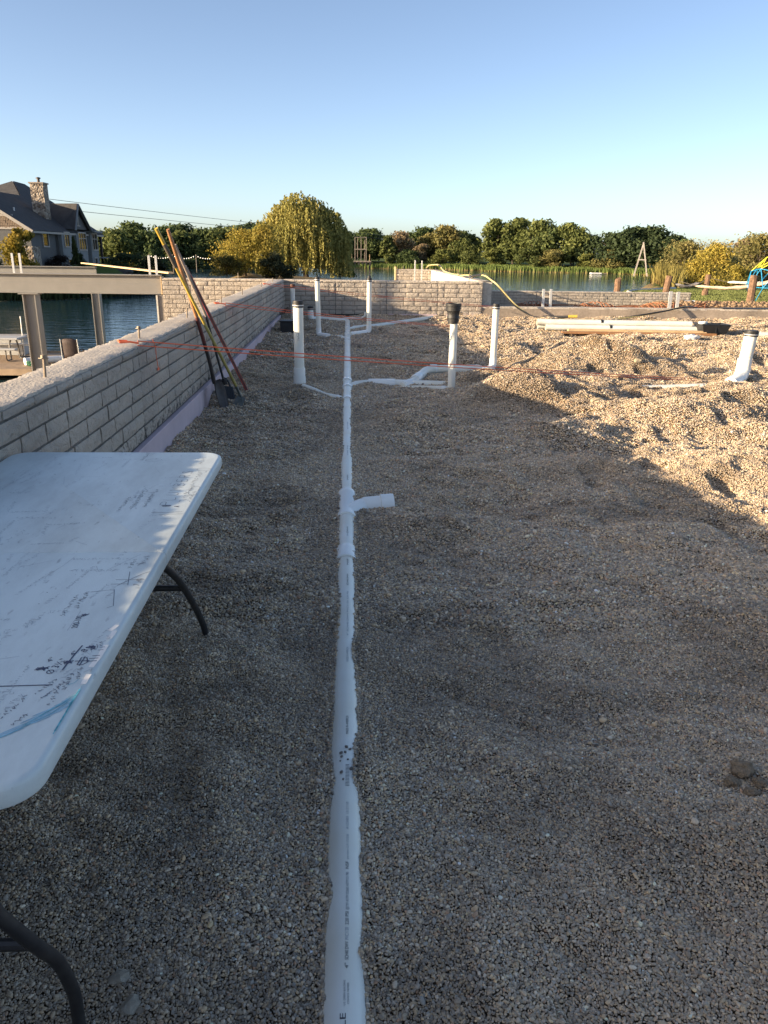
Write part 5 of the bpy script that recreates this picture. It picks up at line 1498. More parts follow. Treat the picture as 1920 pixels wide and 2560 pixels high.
FT = [  # px-derived positions on the far shore: x, y, height, width factor, crown, colour, label
    (5.0, 212, 7.6, 1.25, 3, DG, 'dark green tree directly behind the wooden tower'),
    (10.0, 207, 7.4, 1.3, 4, MG, 'pine-like green tree just right of the wooden tower'),
    (14.5, 211, 7.9, 1.15, 1, BR, 'brownish half-bare tree right of the wooden tower'),
    (18.6, 208, 5.2, 1.2, 0, BR, 'small tan tree in front of the brownish tree'),
    (20.7, 214, 7.6, 1.1, 0, OG, 'olive tree behind the short wall stub'),
    (25.8, 212, 9.6, 1.15, 1, OG, 'rounded olive tree highest behind the wall stub'),
    (29.5, 208, 6.6, 1.2, 3, MG, 'green tree low between the rounded olive tree and the tall pair'),
    (33.0, 213, 7.6, 1.15, 2, MG, 'green tree left of the tall pair in the treeline'),
    (37.6, 204, 11.2, 1.05, 2, MG, 'left tree of the tall pair in the treeline'),
    (41.6, 203, 11.4, 1.05, 0, MG, 'right tree of the tall pair in the treeline'),
    (45.8, 196, 10.8, 1.1, 1, MG, 'broad tree right of the tall pair behind the reeds'),
    (49.5, 196, 9.2, 1.05, 3, DG, 'dark tree between two broad trees behind the reeds'),
    (53.2, 191, 10.2, 1.12, 0, MG, 'second broad tree behind the reeds'),
    (57.0, 190, 7.6, 1.1, 3, DK, 'dark tree left of the dark clump by the A-frame'),
    (60.6, 186, 8.4, 1.15, 1, DK, 'dark tree at the left of the clump behind the A-frame'),
    (63.8, 182, 9.7, 1.2, 3, DK, 'tallest dark tree behind the A-frame'),
    (67.5, 181, 9.5, 1.2, 1, DK, 'dark tree at the right of the clump behind the A-frame'),
    (71.5, 178, 7.4, 1.3, 3, DK, 'low dark tree at the right end of the clump'),
    (24.0, 204, 4.2, 1.4, 10, LG, 'light green bush on the far bank behind the wall stub'),
    (30.5, 203, 3.6, 1.4, 11, MG, 'green bush on the far bank right of the hose loop'),
    (35.5, 196, 4.2, 1.5, 12, LG, 'light green bush below the tall pair of trees'),
    (42.8, 190, 4.6, 1.4, 10, MG, 'green bush on the bank below the broad tree'),
    (47.5, 188, 4.4, 1.4, 11, OG, 'olive bush behind the reeds left of the raft'),
    (55.3, 186, 3.8, 1.4, 12, LG, 'light green bush behind the reeds above the raft'),
    (59.6, 183, 4.8, 1.4, 10, OG, 'olive bush left of the A-frame'),
    (15.5, 204, 4.0, 1.3, 11, DG, 'dark bush at the water right of the wooden tower'),
    (20.0, 221, 9.4, 1.3, 3, DG, 'dark tree deep behind the olive trees'),
    (31.0, 221, 8.6, 1.3, 1, DG, 'dark tree deep behind the gap left of the tall pair'),
    (6.0, 222, 8.8, 1.5, 1, DG, 'dark tree deep behind the wooden tower'),
    (-2.5, 214, 8.4, 1.3, 3, DG, 'dark tree between willow and wooden tower'),
    (-7.5, 216, 9.0, 1.3, 1, DG, 'dark tree mostly hidden behind the willow'),
    (44.0, 207, 9.6, 1.3, 3, DG, 'dark tree deep behind the broad tree'),
    (56.0, 199, 7.8, 1.4, 1, DG, 'dark tree deep behind the reeds')]
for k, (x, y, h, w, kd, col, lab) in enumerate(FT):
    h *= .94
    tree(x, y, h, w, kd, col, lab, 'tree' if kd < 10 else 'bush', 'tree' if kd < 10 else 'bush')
LT = [(-40.5, 147, 7.9, 1.05, 1, MG, 'rounded green tree just right of the house'), (-35.7, 147, 8.6, .95, 2, DG, 'taller dark green tree second from the house'), (-37.5, 139, 4.0, 1.0, 12, YG, 'small yellow-green tree at the foot of the second tree from the house'),
      (-43, 190, 8.3, 1.3, 3, DG, 'dark tree in the left treeline right of the second tree'), (-39, 188, 8.0, 1.25, 0, MG, 'green tree in the left treeline left of the tool handles'), (-34.5, 190, 9.0, 1.2, 1, DG, 'dark tree in the left treeline behind the tool handles'),
      (-29.5, 191, 9.8, 1.25, 3, MG, 'broad tree in the left treeline right of the tool handles'), (-25.0, 196, 9.9, 1.2, 0, DG, 'dark tree in the left treeline beside the yellow shrub'), (-20.0, 203, 9.6, 1.2, 1, DG, 'dark tree in the left treeline behind the yellow shrub'),
      (-15.0, 205, 9.0, 1.2, 2, DG, 'dark tree left of the willow top'), (-47.5, 178, 8.6, 1.3, 1, DG, 'dark tree far behind the house corner'), (-31, 200, 8.6, 1.5, 3, DK, 'very dark tree deep in the left treeline'), (-41.5, 200, 8.5, 1.5, 1, DK, 'very dark tree deep behind the string lights'), (-22.5, 212, 9.2, 1.5, 3, DK, 'very dark tree deep behind the yellow shrub'),
      (-33.5, 176, 3.6, 1.6, 11, DK, 'dark bush under the left treeline behind the string lights'), (-27.0, 184, 4.2, 1.7, 10, DK, 'dark bush under the left treeline beside the yellow shrub'), (-40.0, 172, 4.5, 1.5, 12, DK, 'dark bush behind the second tree from the house'), (-46.0, 150, 6.5, 1.2, 3, DG, 'dark green tree half hidden by the house corner')]
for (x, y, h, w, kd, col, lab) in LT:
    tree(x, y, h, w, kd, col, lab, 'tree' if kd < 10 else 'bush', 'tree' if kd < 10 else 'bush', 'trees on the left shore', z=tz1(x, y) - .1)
# right bank
WB = crown_mesh(31, 20, 330, .020, .62, .04, 1.0, 'dome')
tree(41.0, 97, 4.9, 1.12, 0, OG, 'broad olive tree behind the posts at the right', group='trees on the right bank', crown=WB)
tree(37.9, 82, 4.4, .95, 0, YG, 'bright yellow-green tree behind the hammocks', group='trees on the right bank', crown=crown_mesh(32, 20, 330, .019, .58, .03, 1.0, 'dome'))
tree(55.5, 107, 6.2, 1.1, 0, OG, 'olive-brown tree behind the climbing dome', group='trees on the right bank', crown=WB)
tree(50.0, 118, 5.6, 1.1, 0, DG, 'dark green tree between the yellow tree and the dome', group='trees on the right bank')
tree(47.0, 100, 3.4, 1.3, 11, OG, 'low olive bush between the yellow tree and the dome', 'bush', 'bush', group='trees on the right bank')
tree(43.0, 88, 2.3, 1.3, 10, YG, 'low yellow-green bush behind the white hammock', 'bush', 'bush', group='trees on the right bank')
tree(46.5, 90, 2.6, 1.4, 12, OG, 'low olive bush under the climbing dome', 'bush', 'bush', group='trees on the right bank')
tree(61, 120, 6.0, 1.2, 1, BR, 'brown tree at the right picture edge', group='trees on the right bank')

# weeping willow
def willow_mesh(seed=5):
    rg = np.random.default_rng(seed)
    PP, UU, WW, SU, SW, SH = [], [], [], [], [], []
    lobes = [(-.8, 0, 9.6, 2.4), (1.2, .4, 8.9, 2.2), (-2.8, .3, 8.0, 2.3), (3.1, -.2, 7.8, 2.1), (-4.2, -.4, 6.0, 2.0), (4.5, .2, 6.1, 1.7), (0, -1.6, 7.6, 2.6), (-1.9, -2.0, 6.0, 2.2), (2.2, -1.9, 6.0, 2.1), (0.4, 1.8, 7.6, 2.4), (-3.4, 1.6, 5.6, 2.0), (3.4, 1.6, 5.6, 1.9), (5.2, -.6, 4.8, 1.2), (-5.0, .8, 4.4, 1.4)]
    for (lx, ly, lz, lr) in lobes:
        n = int(270 * (lr / 2) ** 2)
        d = unit(rg.normal(0, 1, (n, 3))); d[:, 2] = np.abs(d[:, 2]) * .9 - .12
        d = unit(d)
        top = np.array([lx, ly, lz]) + d * lr * rg.uniform(.70, 1.0, (n, 1)) * (1 + .28 * rg.random((n, 1)) ** 4) * np.array([1, 1, .8])
        lobe_sh = rg.uniform(-.15, .15)
        for i in range(n):
            L = min(top[i, 2] - .25, rg.uniform(.9, 4.3) * (1.25 if top[i, 2] < 7 else .68))
            m = max(4, int(L / .26))
            t = np.linspace(0, 1, m)
            out = d[i, :2] * (.5 * np.sqrt(t))[:, None] * rg.uniform(.3, 1.1)
            sway = rg.normal(0, .08, (m, 2)).cumsum(0) * .5
            p = np.stack([top[i, 0] + out[:, 0] + sway[:, 0], top[i, 1] + out[:, 1] + sway[:, 1], top[i, 2] - L * t + .25 * np.sin(np.pi * np.minimum(t * 2.2, 1))], -1)
            PP.append(p)
            a = rg.uniform(0, 6.28, m)
            UU.append(np.stack([np.cos(a), np.sin(a), rg.normal(0, .5, m)], -1)); WW.append(np.stack([rg.normal(0, .32, m), rg.normal(0, .32, m), -np.ones(m)], -1))
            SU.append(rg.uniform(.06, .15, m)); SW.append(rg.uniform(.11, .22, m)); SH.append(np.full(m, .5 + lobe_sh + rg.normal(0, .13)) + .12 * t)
    P = np.concatenate(PP); U = unit(np.concatenate(UU)); W = unit(np.concatenate(WW))
    V, F = quads(P, U, W, np.concatenate(SU), np.concatenate(SW))
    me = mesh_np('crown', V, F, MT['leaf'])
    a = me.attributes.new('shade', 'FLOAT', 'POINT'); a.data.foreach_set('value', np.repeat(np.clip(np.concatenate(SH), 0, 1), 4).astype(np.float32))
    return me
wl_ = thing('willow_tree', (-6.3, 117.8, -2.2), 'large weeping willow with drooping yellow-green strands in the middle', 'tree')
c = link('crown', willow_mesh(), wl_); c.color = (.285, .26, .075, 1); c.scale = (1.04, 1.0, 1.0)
m = MB(); m.tube(densify([(-6.1, 117.8, -2.6), (-6.2, 117.8, -.5), (-6.4, 117.7, 2.0), (-6.3, 117.6, 5.0)], 3), [.45, .42, .40, .38, .36, .33, .3, .27, .24, .2], 9)
for ax_, az_ in ((-3.2, 5.0), (3.4, 4.6), (1.2, 6.4), (-1.5, 7.0)):
    m.tube(densify([(-6.3, 117.7, 1.5), (-6.3 + ax_ * .4, 117.6, 3.2), (-6.3 + ax_, 117.5, az_)], 3), [.22, .2, .18, .15, .12, .1, .08], 7)
m.build('trunk', MT['bark'], wl_, smooth=True)
tree(-12.6, 100, 5.1, 1.0, 0, (.32, .26, .05), 'bright yellow-green shrub beside the willow', 'shrub', 'shrub', None, z=-1.2, rz=1.0, crown=crown_mesh(41, 22, 300, .019, .66, .02, 1.0, 'dome'))
tree(-10.0, 99, 6.0, .72, 0, (.30, .245, .05), 'taller yellow shrub stem between the low shrub and the willow', 'shrub', 'shrub', None, z=-1.4, rz=2.0, crown=crown_mesh(42, 20, 260, .018, .5, .03, 1.0, 'dome'))
tree(-8.6, 97, 2.9, 1.3, 10, (.055, .062, .030), 'dark bush in front of the willow base', 'bush', 'bush', None, z=-1.7)
tree(-14.5, 97, 2.3, 1.2, 11, (.12, .11, .035), 'low yellow bush at the foot of the bright shrub', 'bush', 'bush', None, z=-1.4)
tree(-1.2, 122, 4.4, .8, 12, (.12, .14, .03), 'small light green tree under the right side of the willow', 'bush', 'bush', None, z=-2.2)

# reeds on the far bank
def reeds(path, n, depth, hmin, hmax, seed, wid=.16):
    rg = np.random.default_rng(seed)
    P = np.array(path, float); seg = np.linalg.norm(np.diff(P, axis=0), axis=1); cs = np.concatenate([[0], seg.cumsum()])
    s = rg.uniform(0, cs[-1], n)
    x = np.interp(s, cs, P[:, 0]); y = np.interp(s, cs, P[:, 1])
    off = rg.uniform(0, 1, n) ** 1.3 * depth
    y = y + off; x = x + rg.normal(0, .3, n)
    h = rg.uniform(hmin, hmax, n) * (.75 + .5 * vnoise(s * .35, s * 0, 4)); z = np.full(n, WATER_Z - .1) + off * .06
    a = rg.normal(0, .6, n); lean = rg.normal(0, .16, (n, 2))
    ux, uy = np.cos(a) * wid, np.sin(a) * wid
    V = np.stack([np.stack([x - ux, y - uy, z], -1), np.stack([x + ux, y + uy, z], -1), np.stack([x + ux * .7 + lean[:, 0] * h * .5, y + uy * .7, z + h * .55], -1), np.stack([x - ux * .7 + lean[:, 0] * h * .5, y - uy * .7, z + h * .55], -1),
                  np.stack([x + lean[:, 0] * h + ux * .15, y + lean[:, 1] * h, z + h], -1), np.stack([x + lean[:, 0] * h - ux * .15, y + lean[:, 1] * h, z + h], -1)], 1).reshape(-1, 3)
    b = np.arange(n)[:, None] * 6
    F = np.concatenate([b + np.array([0, 1, 2, 3]), b + np.array([3, 2, 4, 5])])
    me = mesh_np('reeds', V, F, MT['reed'])
    hh = np.tile(np.array([0, 0, .55, .55, 1, 1]), n) + np.repeat(rg.normal(0, .12, n), 6)
    at = me.attributes.new('shade', 'FLOAT', 'POINT'); at.data.foreach_set('value', np.clip(hh, 0, 1).astype(np.float32))
    return me
def reed_mat(name, lo, hi):
    m, nt, b = new_mat(name)
    N = nt.nodes; Lk = nt.links
    at = N.new('ShaderNodeAttribute'); at.attribute_name = 'shade'
    cr = N.new('ShaderNodeValToRGB'); e = cr.color_ramp.elements
    e[0].position = .12; e[0].color = (*lo, 1); e[1].position = .45; e[1].color = (*hi, 1)
    Lk.new(at.outputs['Fac'], cr.inputs['Fac']); Lk.new(cr.outputs[0], b.inputs['Base Color'])
    b.inputs['Roughness'].default_value = .75; b.inputs['Specular IOR Level'].default_value = .2
    return m
MT['reed'] = reed_mat('reeds', (.22, .17, .07), (.13, .175, .045))
me = reeds([(20, 198.8), (23, 198.0), (30, 191), (38, 182.5), (47, 181.5), (57, 179.5), (61, 174), (66, 165), (69, 152)], 9000, 6, .85, 1.25, 3)
tag(link('reeds', me), 'band of green reeds with tan stems along the far shore', None, None, 'stuff')
me = reeds([(-6, 198.6), (2, 198.6), (12, 198.6), (22, 198.6)], 3800, 5, .7, 1.2, 4)
tag(link('shore_grass', me), 'low green shore grass beside the wooden tower', None, None, 'stuff')
MT['reed'] = reed_mat('golden_grass', (.16, .12, .045), (.20, .17, .05))
me = reeds([(33, 79), (36, 84), (39, 93), (48, 100), (58, 104), (70, 108)], 5200, 7, 1.0, 2.0, 6, .07)
V = np.empty(len(me.vertices) * 3, np.float32); me.vertices.foreach_get('co', V); V[2::3] += 1.0; me.vertices.foreach_set('co', V)
tag(link('tall_grass', me), 'golden tall grass behind the lawn at the right', None, None, 'stuff')
MT['reed'] = reed_mat('bank_grass', (.018, .026, .010), (.030, .045, .014))
me = reeds([(-42, 59.5), (-28, 64.5), (-24.2, 67.5), (-21.3, 72), (-19.0, 80), (-21.5, 92)], 9000, 2.6, .5, 1.1, 8, .07)
V = np.empty(len(me.vertices) * 3, np.float32); me.vertices.foreach_get('co', V)
Vr = V.reshape(-1, 3); base = tz(Vr[:, 0] - .4, Vr[:, 1]).clip(-2.5, .2); V[2::3] = V[2::3] + np.maximum(base + 2.5, 0) * .9; me.vertices.foreach_set('co', V)
tag(link('bank_grass', me), 'dark rough grass on the bank below the house', None, None, 'stuff')

MT['reed'] = reed_mat('lawn_grass', (.075, .10, .028), (.13, .15, .05))
rgl = np.random.default_rng(21); n = 70000
ang_ = rgl.uniform(R(14), R(42), n); rad_ = 31 + (78 - 31) * rgl.random(n) ** .8
gxx = rad_ * np.sin(ang_); gyy = rad_ * np.cos(ang_)
ok = (lake_sd(gxx, gyy) > 1.8) & (gyy > 27.5 + 2 * fbm(gxx * .4, gyy * .4, 77, 3))
gxx, gyy = gxx[ok], gyy[ok]; n = len(gxx)
zz = tz(gxx, gyy); hh = rgl.uniform(.07, .16, n); aa = rgl.uniform(0, 3.14, n); ww = rgl.uniform(.03, .06, n); lean = rgl.normal(0, .05, (n, 2))
V = np.stack([np.stack([gxx - np.cos(aa) * ww, gyy - np.sin(aa) * ww, zz - .01], -1), np.stack([gxx + np.cos(aa) * ww, gyy + np.sin(aa) * ww, zz - .01], -1), np.stack([gxx + lean[:, 0], gyy + lean[:, 1], zz + hh], -1)], 1).reshape(-1, 3)
me = mesh_np('lawn_grass', V, np.arange(n * 3).reshape(-1, 3), MT['reed'])
at = me.attributes.new('shade', 'FLOAT', 'POINT'); at.data.foreach_set('value', np.clip(np.tile([.2, .2, .8], n) + np.repeat(rgl.normal(0, .15, n), 3), 0, 1).astype(np.float32))
tag(link('lawn_grass', me), 'short green lawn grass under the hammocks', None, None, 'stuff')

# ------------------------------------------------------------------ house on the left shore
HX, HY0, HY1, HE = -26.0, 68.2, 86.0, 3.05
MT['siding'] = mat('grey_lap_siding', (.095, .095, .095), .75, var=.08, scale=3)
MT['siding_lt'] = mat('pale_grey_panel', (.20, .21, .215), .7, var=.05, scale=3)
MT['roof'] = mat('dark_shingles', (.050, .047, .047), .9, var=.25, scale=1.6, bump=.4, bscale=8, bdist=.05)
MT['trim'] = mat('pale_trim', (.36, .325, .285), .6, var=.04)
MT['shake'] = mat('brown_shake', (.20, .15, .11), .85, var=.35, scale=5)
MT['glass'] = mat('window_glass', (.012, .015, .018), .06, var=0, spec=.8)
def stonework():
    m, nt, b = new_mat('rubble_stone')
    N = nt.nodes; Lk = nt.links
    tc = N.new('ShaderNodeNewGeometry')
    v = N.new('ShaderNodeTexVoronoi'); v.inputs['Scale'].default_value = 5.5; Lk.new(tc.outputs['Position'], v.inputs['Vector'])
    sp = N.new('ShaderNodeSeparateColor'); Lk.new(v.outputs['Color'], sp.inputs[0])
    cr = N.new('ShaderNodeValToRGB'); cr.color_ramp.elements[0].color = (.12, .085, .06, 1); cr.color_ramp.elements[1].color = (.42, .36, .29, 1)
    Lk.new(sp.outputs[0], cr.inputs['Fac']); Lk.new(cr.outputs[0], b.inputs['Base Color']); b.inputs['Roughness'].default_value = .9
    bp = N.new('ShaderNodeBump'); bp.inputs['Strength'].default_value = 1; bp.inputs['Distance'].default_value = .08; bp.invert = True
    Lk.new(v.outputs['Distance'], bp.inputs['Height']); Lk.new(bp.outputs[0], b.inputs['Normal'])
    return m
MT['stonework'] = stonework()
hs = thing('house', (HX - 5, 77, 0), 'grey shingled house with dark roof and stone chimney on the left shore', 'house')
m = MB(); m.box((HX - 5.5, (HY0 + HY1) / 2, 1.35), (11, HY1 - HY0, 3.4)); m.build('wall', MT['siding'], hs)
# front gable (faces the camera): ridge over x = HX - 4.6
RX, RZ, PITCH = HX - 4.7, 6.05, (6.05 - 3.05) / 5.1
m = MB(); m.poly([(HX, HY0 - .02, HE), (RX, HY0 - .02, HE + 4.7 * PITCH - .12), (HX - 9.4, HY0 - .02, HE)], .12, (0, 1, 0)); gb = m.build('gable', MT['shake'], hs)
m = MB(); m.box((HX - 4.7, HY0 - .06, 4.05), (7.0, .08, .16)); m.box((HX - 4.7, HY0 - .06, HE), (9.4, .08, .16)); m.build('band', MT['trim'], gb)
# individual shakes on the part of the gable that shows
shk = None
rs = random.Random(2)
for r_ in range(9):
    zz = HE + .12 + r_ * .19
    halfw = 4.7 - (zz - HE) / PITCH
    x = HX - 4.7 + halfw - .12
    while x > HX - 4.4:
        if shk is None:
            mm = MB(); mm.box((0, 0, 0), (.17, .05, .18)); shk = mm.mesh('shake', MT['shake'])
        o = bpy.data.objects.new('shake', shk); COL.objects.link(o); o.parent = gb
        o.location = (x - WLOC[gb.name][0], HY0 - .05 - rs.uniform(0, .03) - WLOC[gb.name][1], zz + rs.uniform(-.02, .02) - WLOC[gb.name][2])
        if zz < 3.95 or zz > 4.2: pass
        x -= .19
def slab(pts, n, th=.16): 
    return MB().poly(pts, th, n)
EX = HX + .42; ez = HE - .42 * PITCH
# roof: long slope towards the lake, lower wing ridge, main hip behind
rf_parts = [
    ([(EX, HY0 - .5, ez), (EX, HY1 + .6, ez), (RX, 80.5, RZ), (RX, HY0 - .5, RZ)], (PITCH, 0, 1)),
    ([(RX, HY0 - .5, RZ), (RX, 80.5, RZ), (RX - 5.1, 80.5, ez), (RX - 5.1, HY0 - .5, ez)], (-PITCH, 0, 1)),
    ([(RX, 79.2, RZ), (EX, HY1 + .6, ez), (HX - 7.0, 86.6, 7.55), (HX - 7.0, 83.8, 7.62)], (PITCH, 0, 1)),
    ([(RX, 79.2, RZ), (HX - 7.0, 83.8, 7.62), (HX - 12.5, 79.2, RZ - .9)], (0, -.55, 1)),
    ([(EX, HY1 + .6, ez), (HX - 13, HY1 + 8, ez), (HX - 7.0, 86.6, 7.55)], (.3, .7, 1))]
roof = None
for pts, n in rf_parts:
    o = slab(pts, n, .14).build('roof', MT['roof'] if True else None, hs)
    roof = roof or o
m = MB(); m.bar((EX + .02, HY0 - .5, ez - .02), (EX + .02, HY1 + .6, ez - .02), .14, .16); m.build('gutter', MT['trim'], roof)
for s, e in (((EX, HY0 - .55, ez), (RX, HY0 - .55, RZ)), ((RX, HY0 - .55, RZ), (RX - 5.1, HY0 - .55, ez))):
    m = MB(); m.bar(Vector(s), Vector(e), .08, .24, upv=(0, 0, 1)); m.build('rake_board', MT['trim'], roof)
m = MB(); m.tube([(HX - 2.0, 70.6, 4.2), (HX - 2.0, 70.6, 4.75)], .07, 8); m.build('vent_pipe', MT['galv'], roof, smooth=True)
# chimney
ch = MB(); ch.box((HX - 1.73, 76.1, 5.5), (1.14, 1.15, 3.0)); cho = ch.build('chimney', MT['stonework'], hs)
m = MB(); m.box((HX - 1.73, 76.1, 7.03), (1.32, 1.33, .12)); m.build('chimney_cap', MT['smoothconc'], cho)
m = MB(); m.tube([(HX - 1.7, 76.1, 7.05), (HX - 1.7, 76.1, 7.45)], .12, 10); m.lathe((HX - 1.7, 76.1, 7.40), (0, 0, 1), [(0, .2), (.1, .2), (.14, .08)], 10); m.build('flue', MT['steel_dark'], cho, smooth=True)
# dormer gable over the bays
dy0, dy1, dz_ = 77.0, 81.2, 5.3
dm = MB(); dm.poly([(HX + .55, dy0, 3.25), (HX + .55, (dy0 + dy1) / 2 - 1.0, dz_), (HX + .55, dy1, 3.25)], .2, (-1, 0, 0)); do = dm.build('dormer', MT['siding'], hs)
yr = (dy0 + dy1) / 2 - 1.0
for ya, nn in ((dy0 - .25, (0, -1, .9)), (dy1 + .25, (0, 1, .9))):
    slab([(HX + .85, ya, 3.12), (HX + .85, yr, dz_ + .12), (HX - 4.6, yr + (2.6 if ya > yr else 2.6), dz_ + .16), (HX - .4, ya, 3.2)], nn, .12).build('dormer_roof', MT['roof'], do)
    m = MB(); m.bar((HX + .88, ya, 3.12), (HX + .88, yr, dz_ + .15), .1, .22, upv=(1, 0, 0)); m.build('rake_board', MT['siding_lt'], do)
for k in range(3):
    m = MB(); m.box((HX + .60, yr + .0 + (k - 1) * .42 + .1, 3.95), (.06, .1, .75)); m.build('baluster', MT['trim'], do)
m = MB(); m.box((HX + .60, yr + .1, 3.55), (.06, 1.7, .08)); m.box((HX + .60, yr + .1, 4.32), (.06, 1.1, .08)); m.build('ornament_rail', MT['trim'], do)
def window(x, y0, y1, z0, z1, bars=(1, 0), mt_fr='trim'):
    m = MB(); f = .11
    m.box((x, (y0 + y1) / 2, z0 - f / 2), (.12, y1 - y0 + 2 * f, f)); m.box((x, (y0 + y1) / 2, z1 + f / 2), (.12, y1 - y0 + 2 * f, f))
    m.box((x, y0 - f / 2, (z0 + z1) / 2), (.12, f, z1 - z0)); m.box((x, y1 + f / 2, (z0 + z1) / 2), (.12, f, z1 - z0))
    w = m.build('window', MT[mt_fr], hs)
    m = MB(); m.box((x - .03, (y0 + y1) / 2, (z0 + z1) / 2), (.03, y1 - y0, z1 - z0)); m.build('pane', MT['glass'], w)
    m = MB()
    for k in range(bars[0]): m.box((x + .0, y0 + (y1 - y0) * (k + 1) / (bars[0] + 1), (z0 + z1) / 2), (.05, .06, z1 - z0))
    for k in range(bars[1]): m.box((x + .005, (y0 + y1) / 2, z0 + (z1 - z0) * (.68 + .0 * k)), (.05, y1 - y0, .06))
    if bars[0] or bars[1]: m.build('glazing_bar', MT[mt_fr], w)
window(HX + .04, 70.75, 71.95, 1.72, 2.80, (0, 0))
m = MB(); m.box((HX + .20, 75.6, 1.2), (.5, 2.9, 3.1)); m.build('bay', MT['siding_lt'], hs)
window(HX + .48, 74.75, 76.0, 1.72, 2.85, (1, 0))
m = MB(); m.box((HX + .25, 79.3, 1.4), (.6, 2.9, 2.9)); m.build('bay', MT['siding_lt'], hs)
window(HX + .58, 78.3, 80.4, 1.45, 2.90, (2, 1))
m = MB(); m.box((HX + .30, 82.8, 1.5), (.7, 2.2, 3.2)); m.build('bay', MT['siding_lt'], hs)
window(HX + .68, 82.05, 83.5, 1.45, 2.90, (1, 1))
m = MB(); m.box((HX + .75, 82.7, 3.12), (.9, 2.6, .14)); m.build('bay_roof', MT['siding_lt'], hs)
window(HX + .03, 72.6, 74.0, .25, .65, (0, 0)); window(HX + .48, 75.2, 76.4, .05, .55, (0, 0)); window(HX + .68, 82.3, 83.0, .1, .6, (0, 0))
m = MB(); m.box((HX - .2, 68.7, .8), (.75, 1.6, 1.75)); m.build('stone_base', MT['stonework'], hs)
m = MB(); m.box((HX + .1, 74.05, 1.4), (.25, .3, 3.2)); m.build('corner_board', MT['siding'], hs)
for y in (84.2, 86.2):
    m = MB(); m.box((HX + .25, y, 1.6), (.22, .22, 3.0)); m.build('porch_column', MT['steel_dark'], hs)
m = MB(); m.box((HX + .4, 85.2, .65), (1.2, 2.4, .1)); m.build('porch_deck', MT['siding_lt'], hs)
# planting round the house
SMALL = crown_mesh(51, 16, 240, .034, .42, .05, 1.0, 'dome')
tree(-24.4, 61.9, 2.9, .9, 0, (.22, .17, .025), 'bright yellow young tree in front of the house corner', 'tree', 'tree', None, z=-.05, crown=SMALL)
tree(-24.5, 74.0, 2.6, .42, 4, (.06, .075, .025), 'narrow dark conifer against the house wall', 'tree', 'tree', None, z=-.1)
tree(-24.4, 74.8, 1.2, .9, 10, DK, 'round dark bush at the foot of the conifer', 'bush', 'bush', None, z=-.1)
tree(-25.0, 71.2, 1.1, 1.3, 11, (.035, .026, .024), 'dark reddish bush under the first house window', 'bush', 'bush', None, z=-.15)
tree(-27.6, 63.5, 2.3, .8, 12, DK, 'dark bush at the left edge before the house', 'bush', 'bush', None, z=-.2)
tree(-23.5, 86.5, 2.0, 1.4, 11, DK, 'dark bush at the right end of the house', 'bush', 'bush', None, z=-.9)
tree(-22.0, 90.5, 2.2, 1.5, 10, (.03, .036, .016), 'low dark bush on the bank right of the house', 'bush', 'bush', None, z=-1.6)
tree(-21.5, 84.0, 1.5, 1.5, 12, DK, 'dark bush by the rocks right of the house', 'bush', 'bush', None, z=-1.9)
MT['rock'] = mat('dark_bank_rock', (.075, .07, .065), .9, var=.35, scale=2, bump=.5, bscale=6, bdist=.1)
rk2 = random.Random(12)
rock_me = []
for k in range(5):
    o = crumple('bank_rock', (0, 0, -50), (.5, .45, .33), None, None, 'rock', 70 + k, 2); rock_me.append(o.data); bpy.data.objects.remove(o)
spots = [('beside the house porch', -22.6, 82.5), ('right of the porch', -21.6, 85.0), ('below the dark bush', -20.6, 87.5), ('near the water right of the house', -19.6, 84.5), ('at the end of the dark bank', -20.2, 91.0),
         ('under the dark bank bush', -21.2, 89.0), ('at the shore below the yellow young tree at the far bank', -36.0, 128), ('beside the shore pile left of the tool handles', -34.0, 125), ('on the dark shore right of the tool handles', -22, 101), ('on the dark shore left of the yellow shrub', -19.5, 101.5), ('half hidden by the yellow shrub', -17.5, 99.5)]
for k, (w_, x, y) in enumerate(spots):
    s = rk2.uniform(.9, 1.8) * (1.5 if y > 95 else 1)
    o = bpy.data.objects.new('bank_rock', rock_me[k % 5]); COL.objects.link(o)
    o.location = (x, y, max(tz1(x, y), -2.4) + .15); o.scale = (s * 1.3, s, s); o.rotation_euler.z = rk2.uniform(0, 6)
    tag(o, 'dark shore rock ' + w_, 'rock', 'dark rocks on the left shore')

# string lights on the left shore lawn
t = thing('string_lights', (-27, 137.5, -.6), 'string of small white bulbs on thin posts before the left treeline', 'lights')
posts = [(-33.0, 136.2), (-29.3, 136.9), (-25.55, 137.6), (-21.8, 138.3)]
for x, y in posts:
    m = MB(); m.tube([(x, y, -2.2), (x, y, .70)], .06, 6); m.build('post', MT['wood_grey'], t)
MT['bulb'] = mat('white_bulb', (.8, .8, .78), .3, var=0)
bulb = MB(); bulb.lathe((0, 0, 0), (0, 0, -1), [(0, .02), (.05, .09), (.13, .10), (.2, .02)], 6); bulb_me = bulb.mesh('bulb', MT['bulb'])
for a_, b_ in zip(posts[:-1], posts[1:]):
    pts = []
    for k in range(11):
        u = k / 10
        p = (a_[0] + (b_[0] - a_[0]) * u, a_[1] + (b_[1] - a_[1]) * u, .62 - .5 * 4 * u * (1 - u))
        pts.append(p)
        if 0 < k < 10:
            o = bpy.data.objects.new('bulb', bulb_me); COL.objects.link(o); o.parent = t; o.location = Vector(p) - Vector(WLOC[t.name])
    m = MB(); m.tube(pts, .015, 4); m.build('cable', MT['plastic_black'], t)

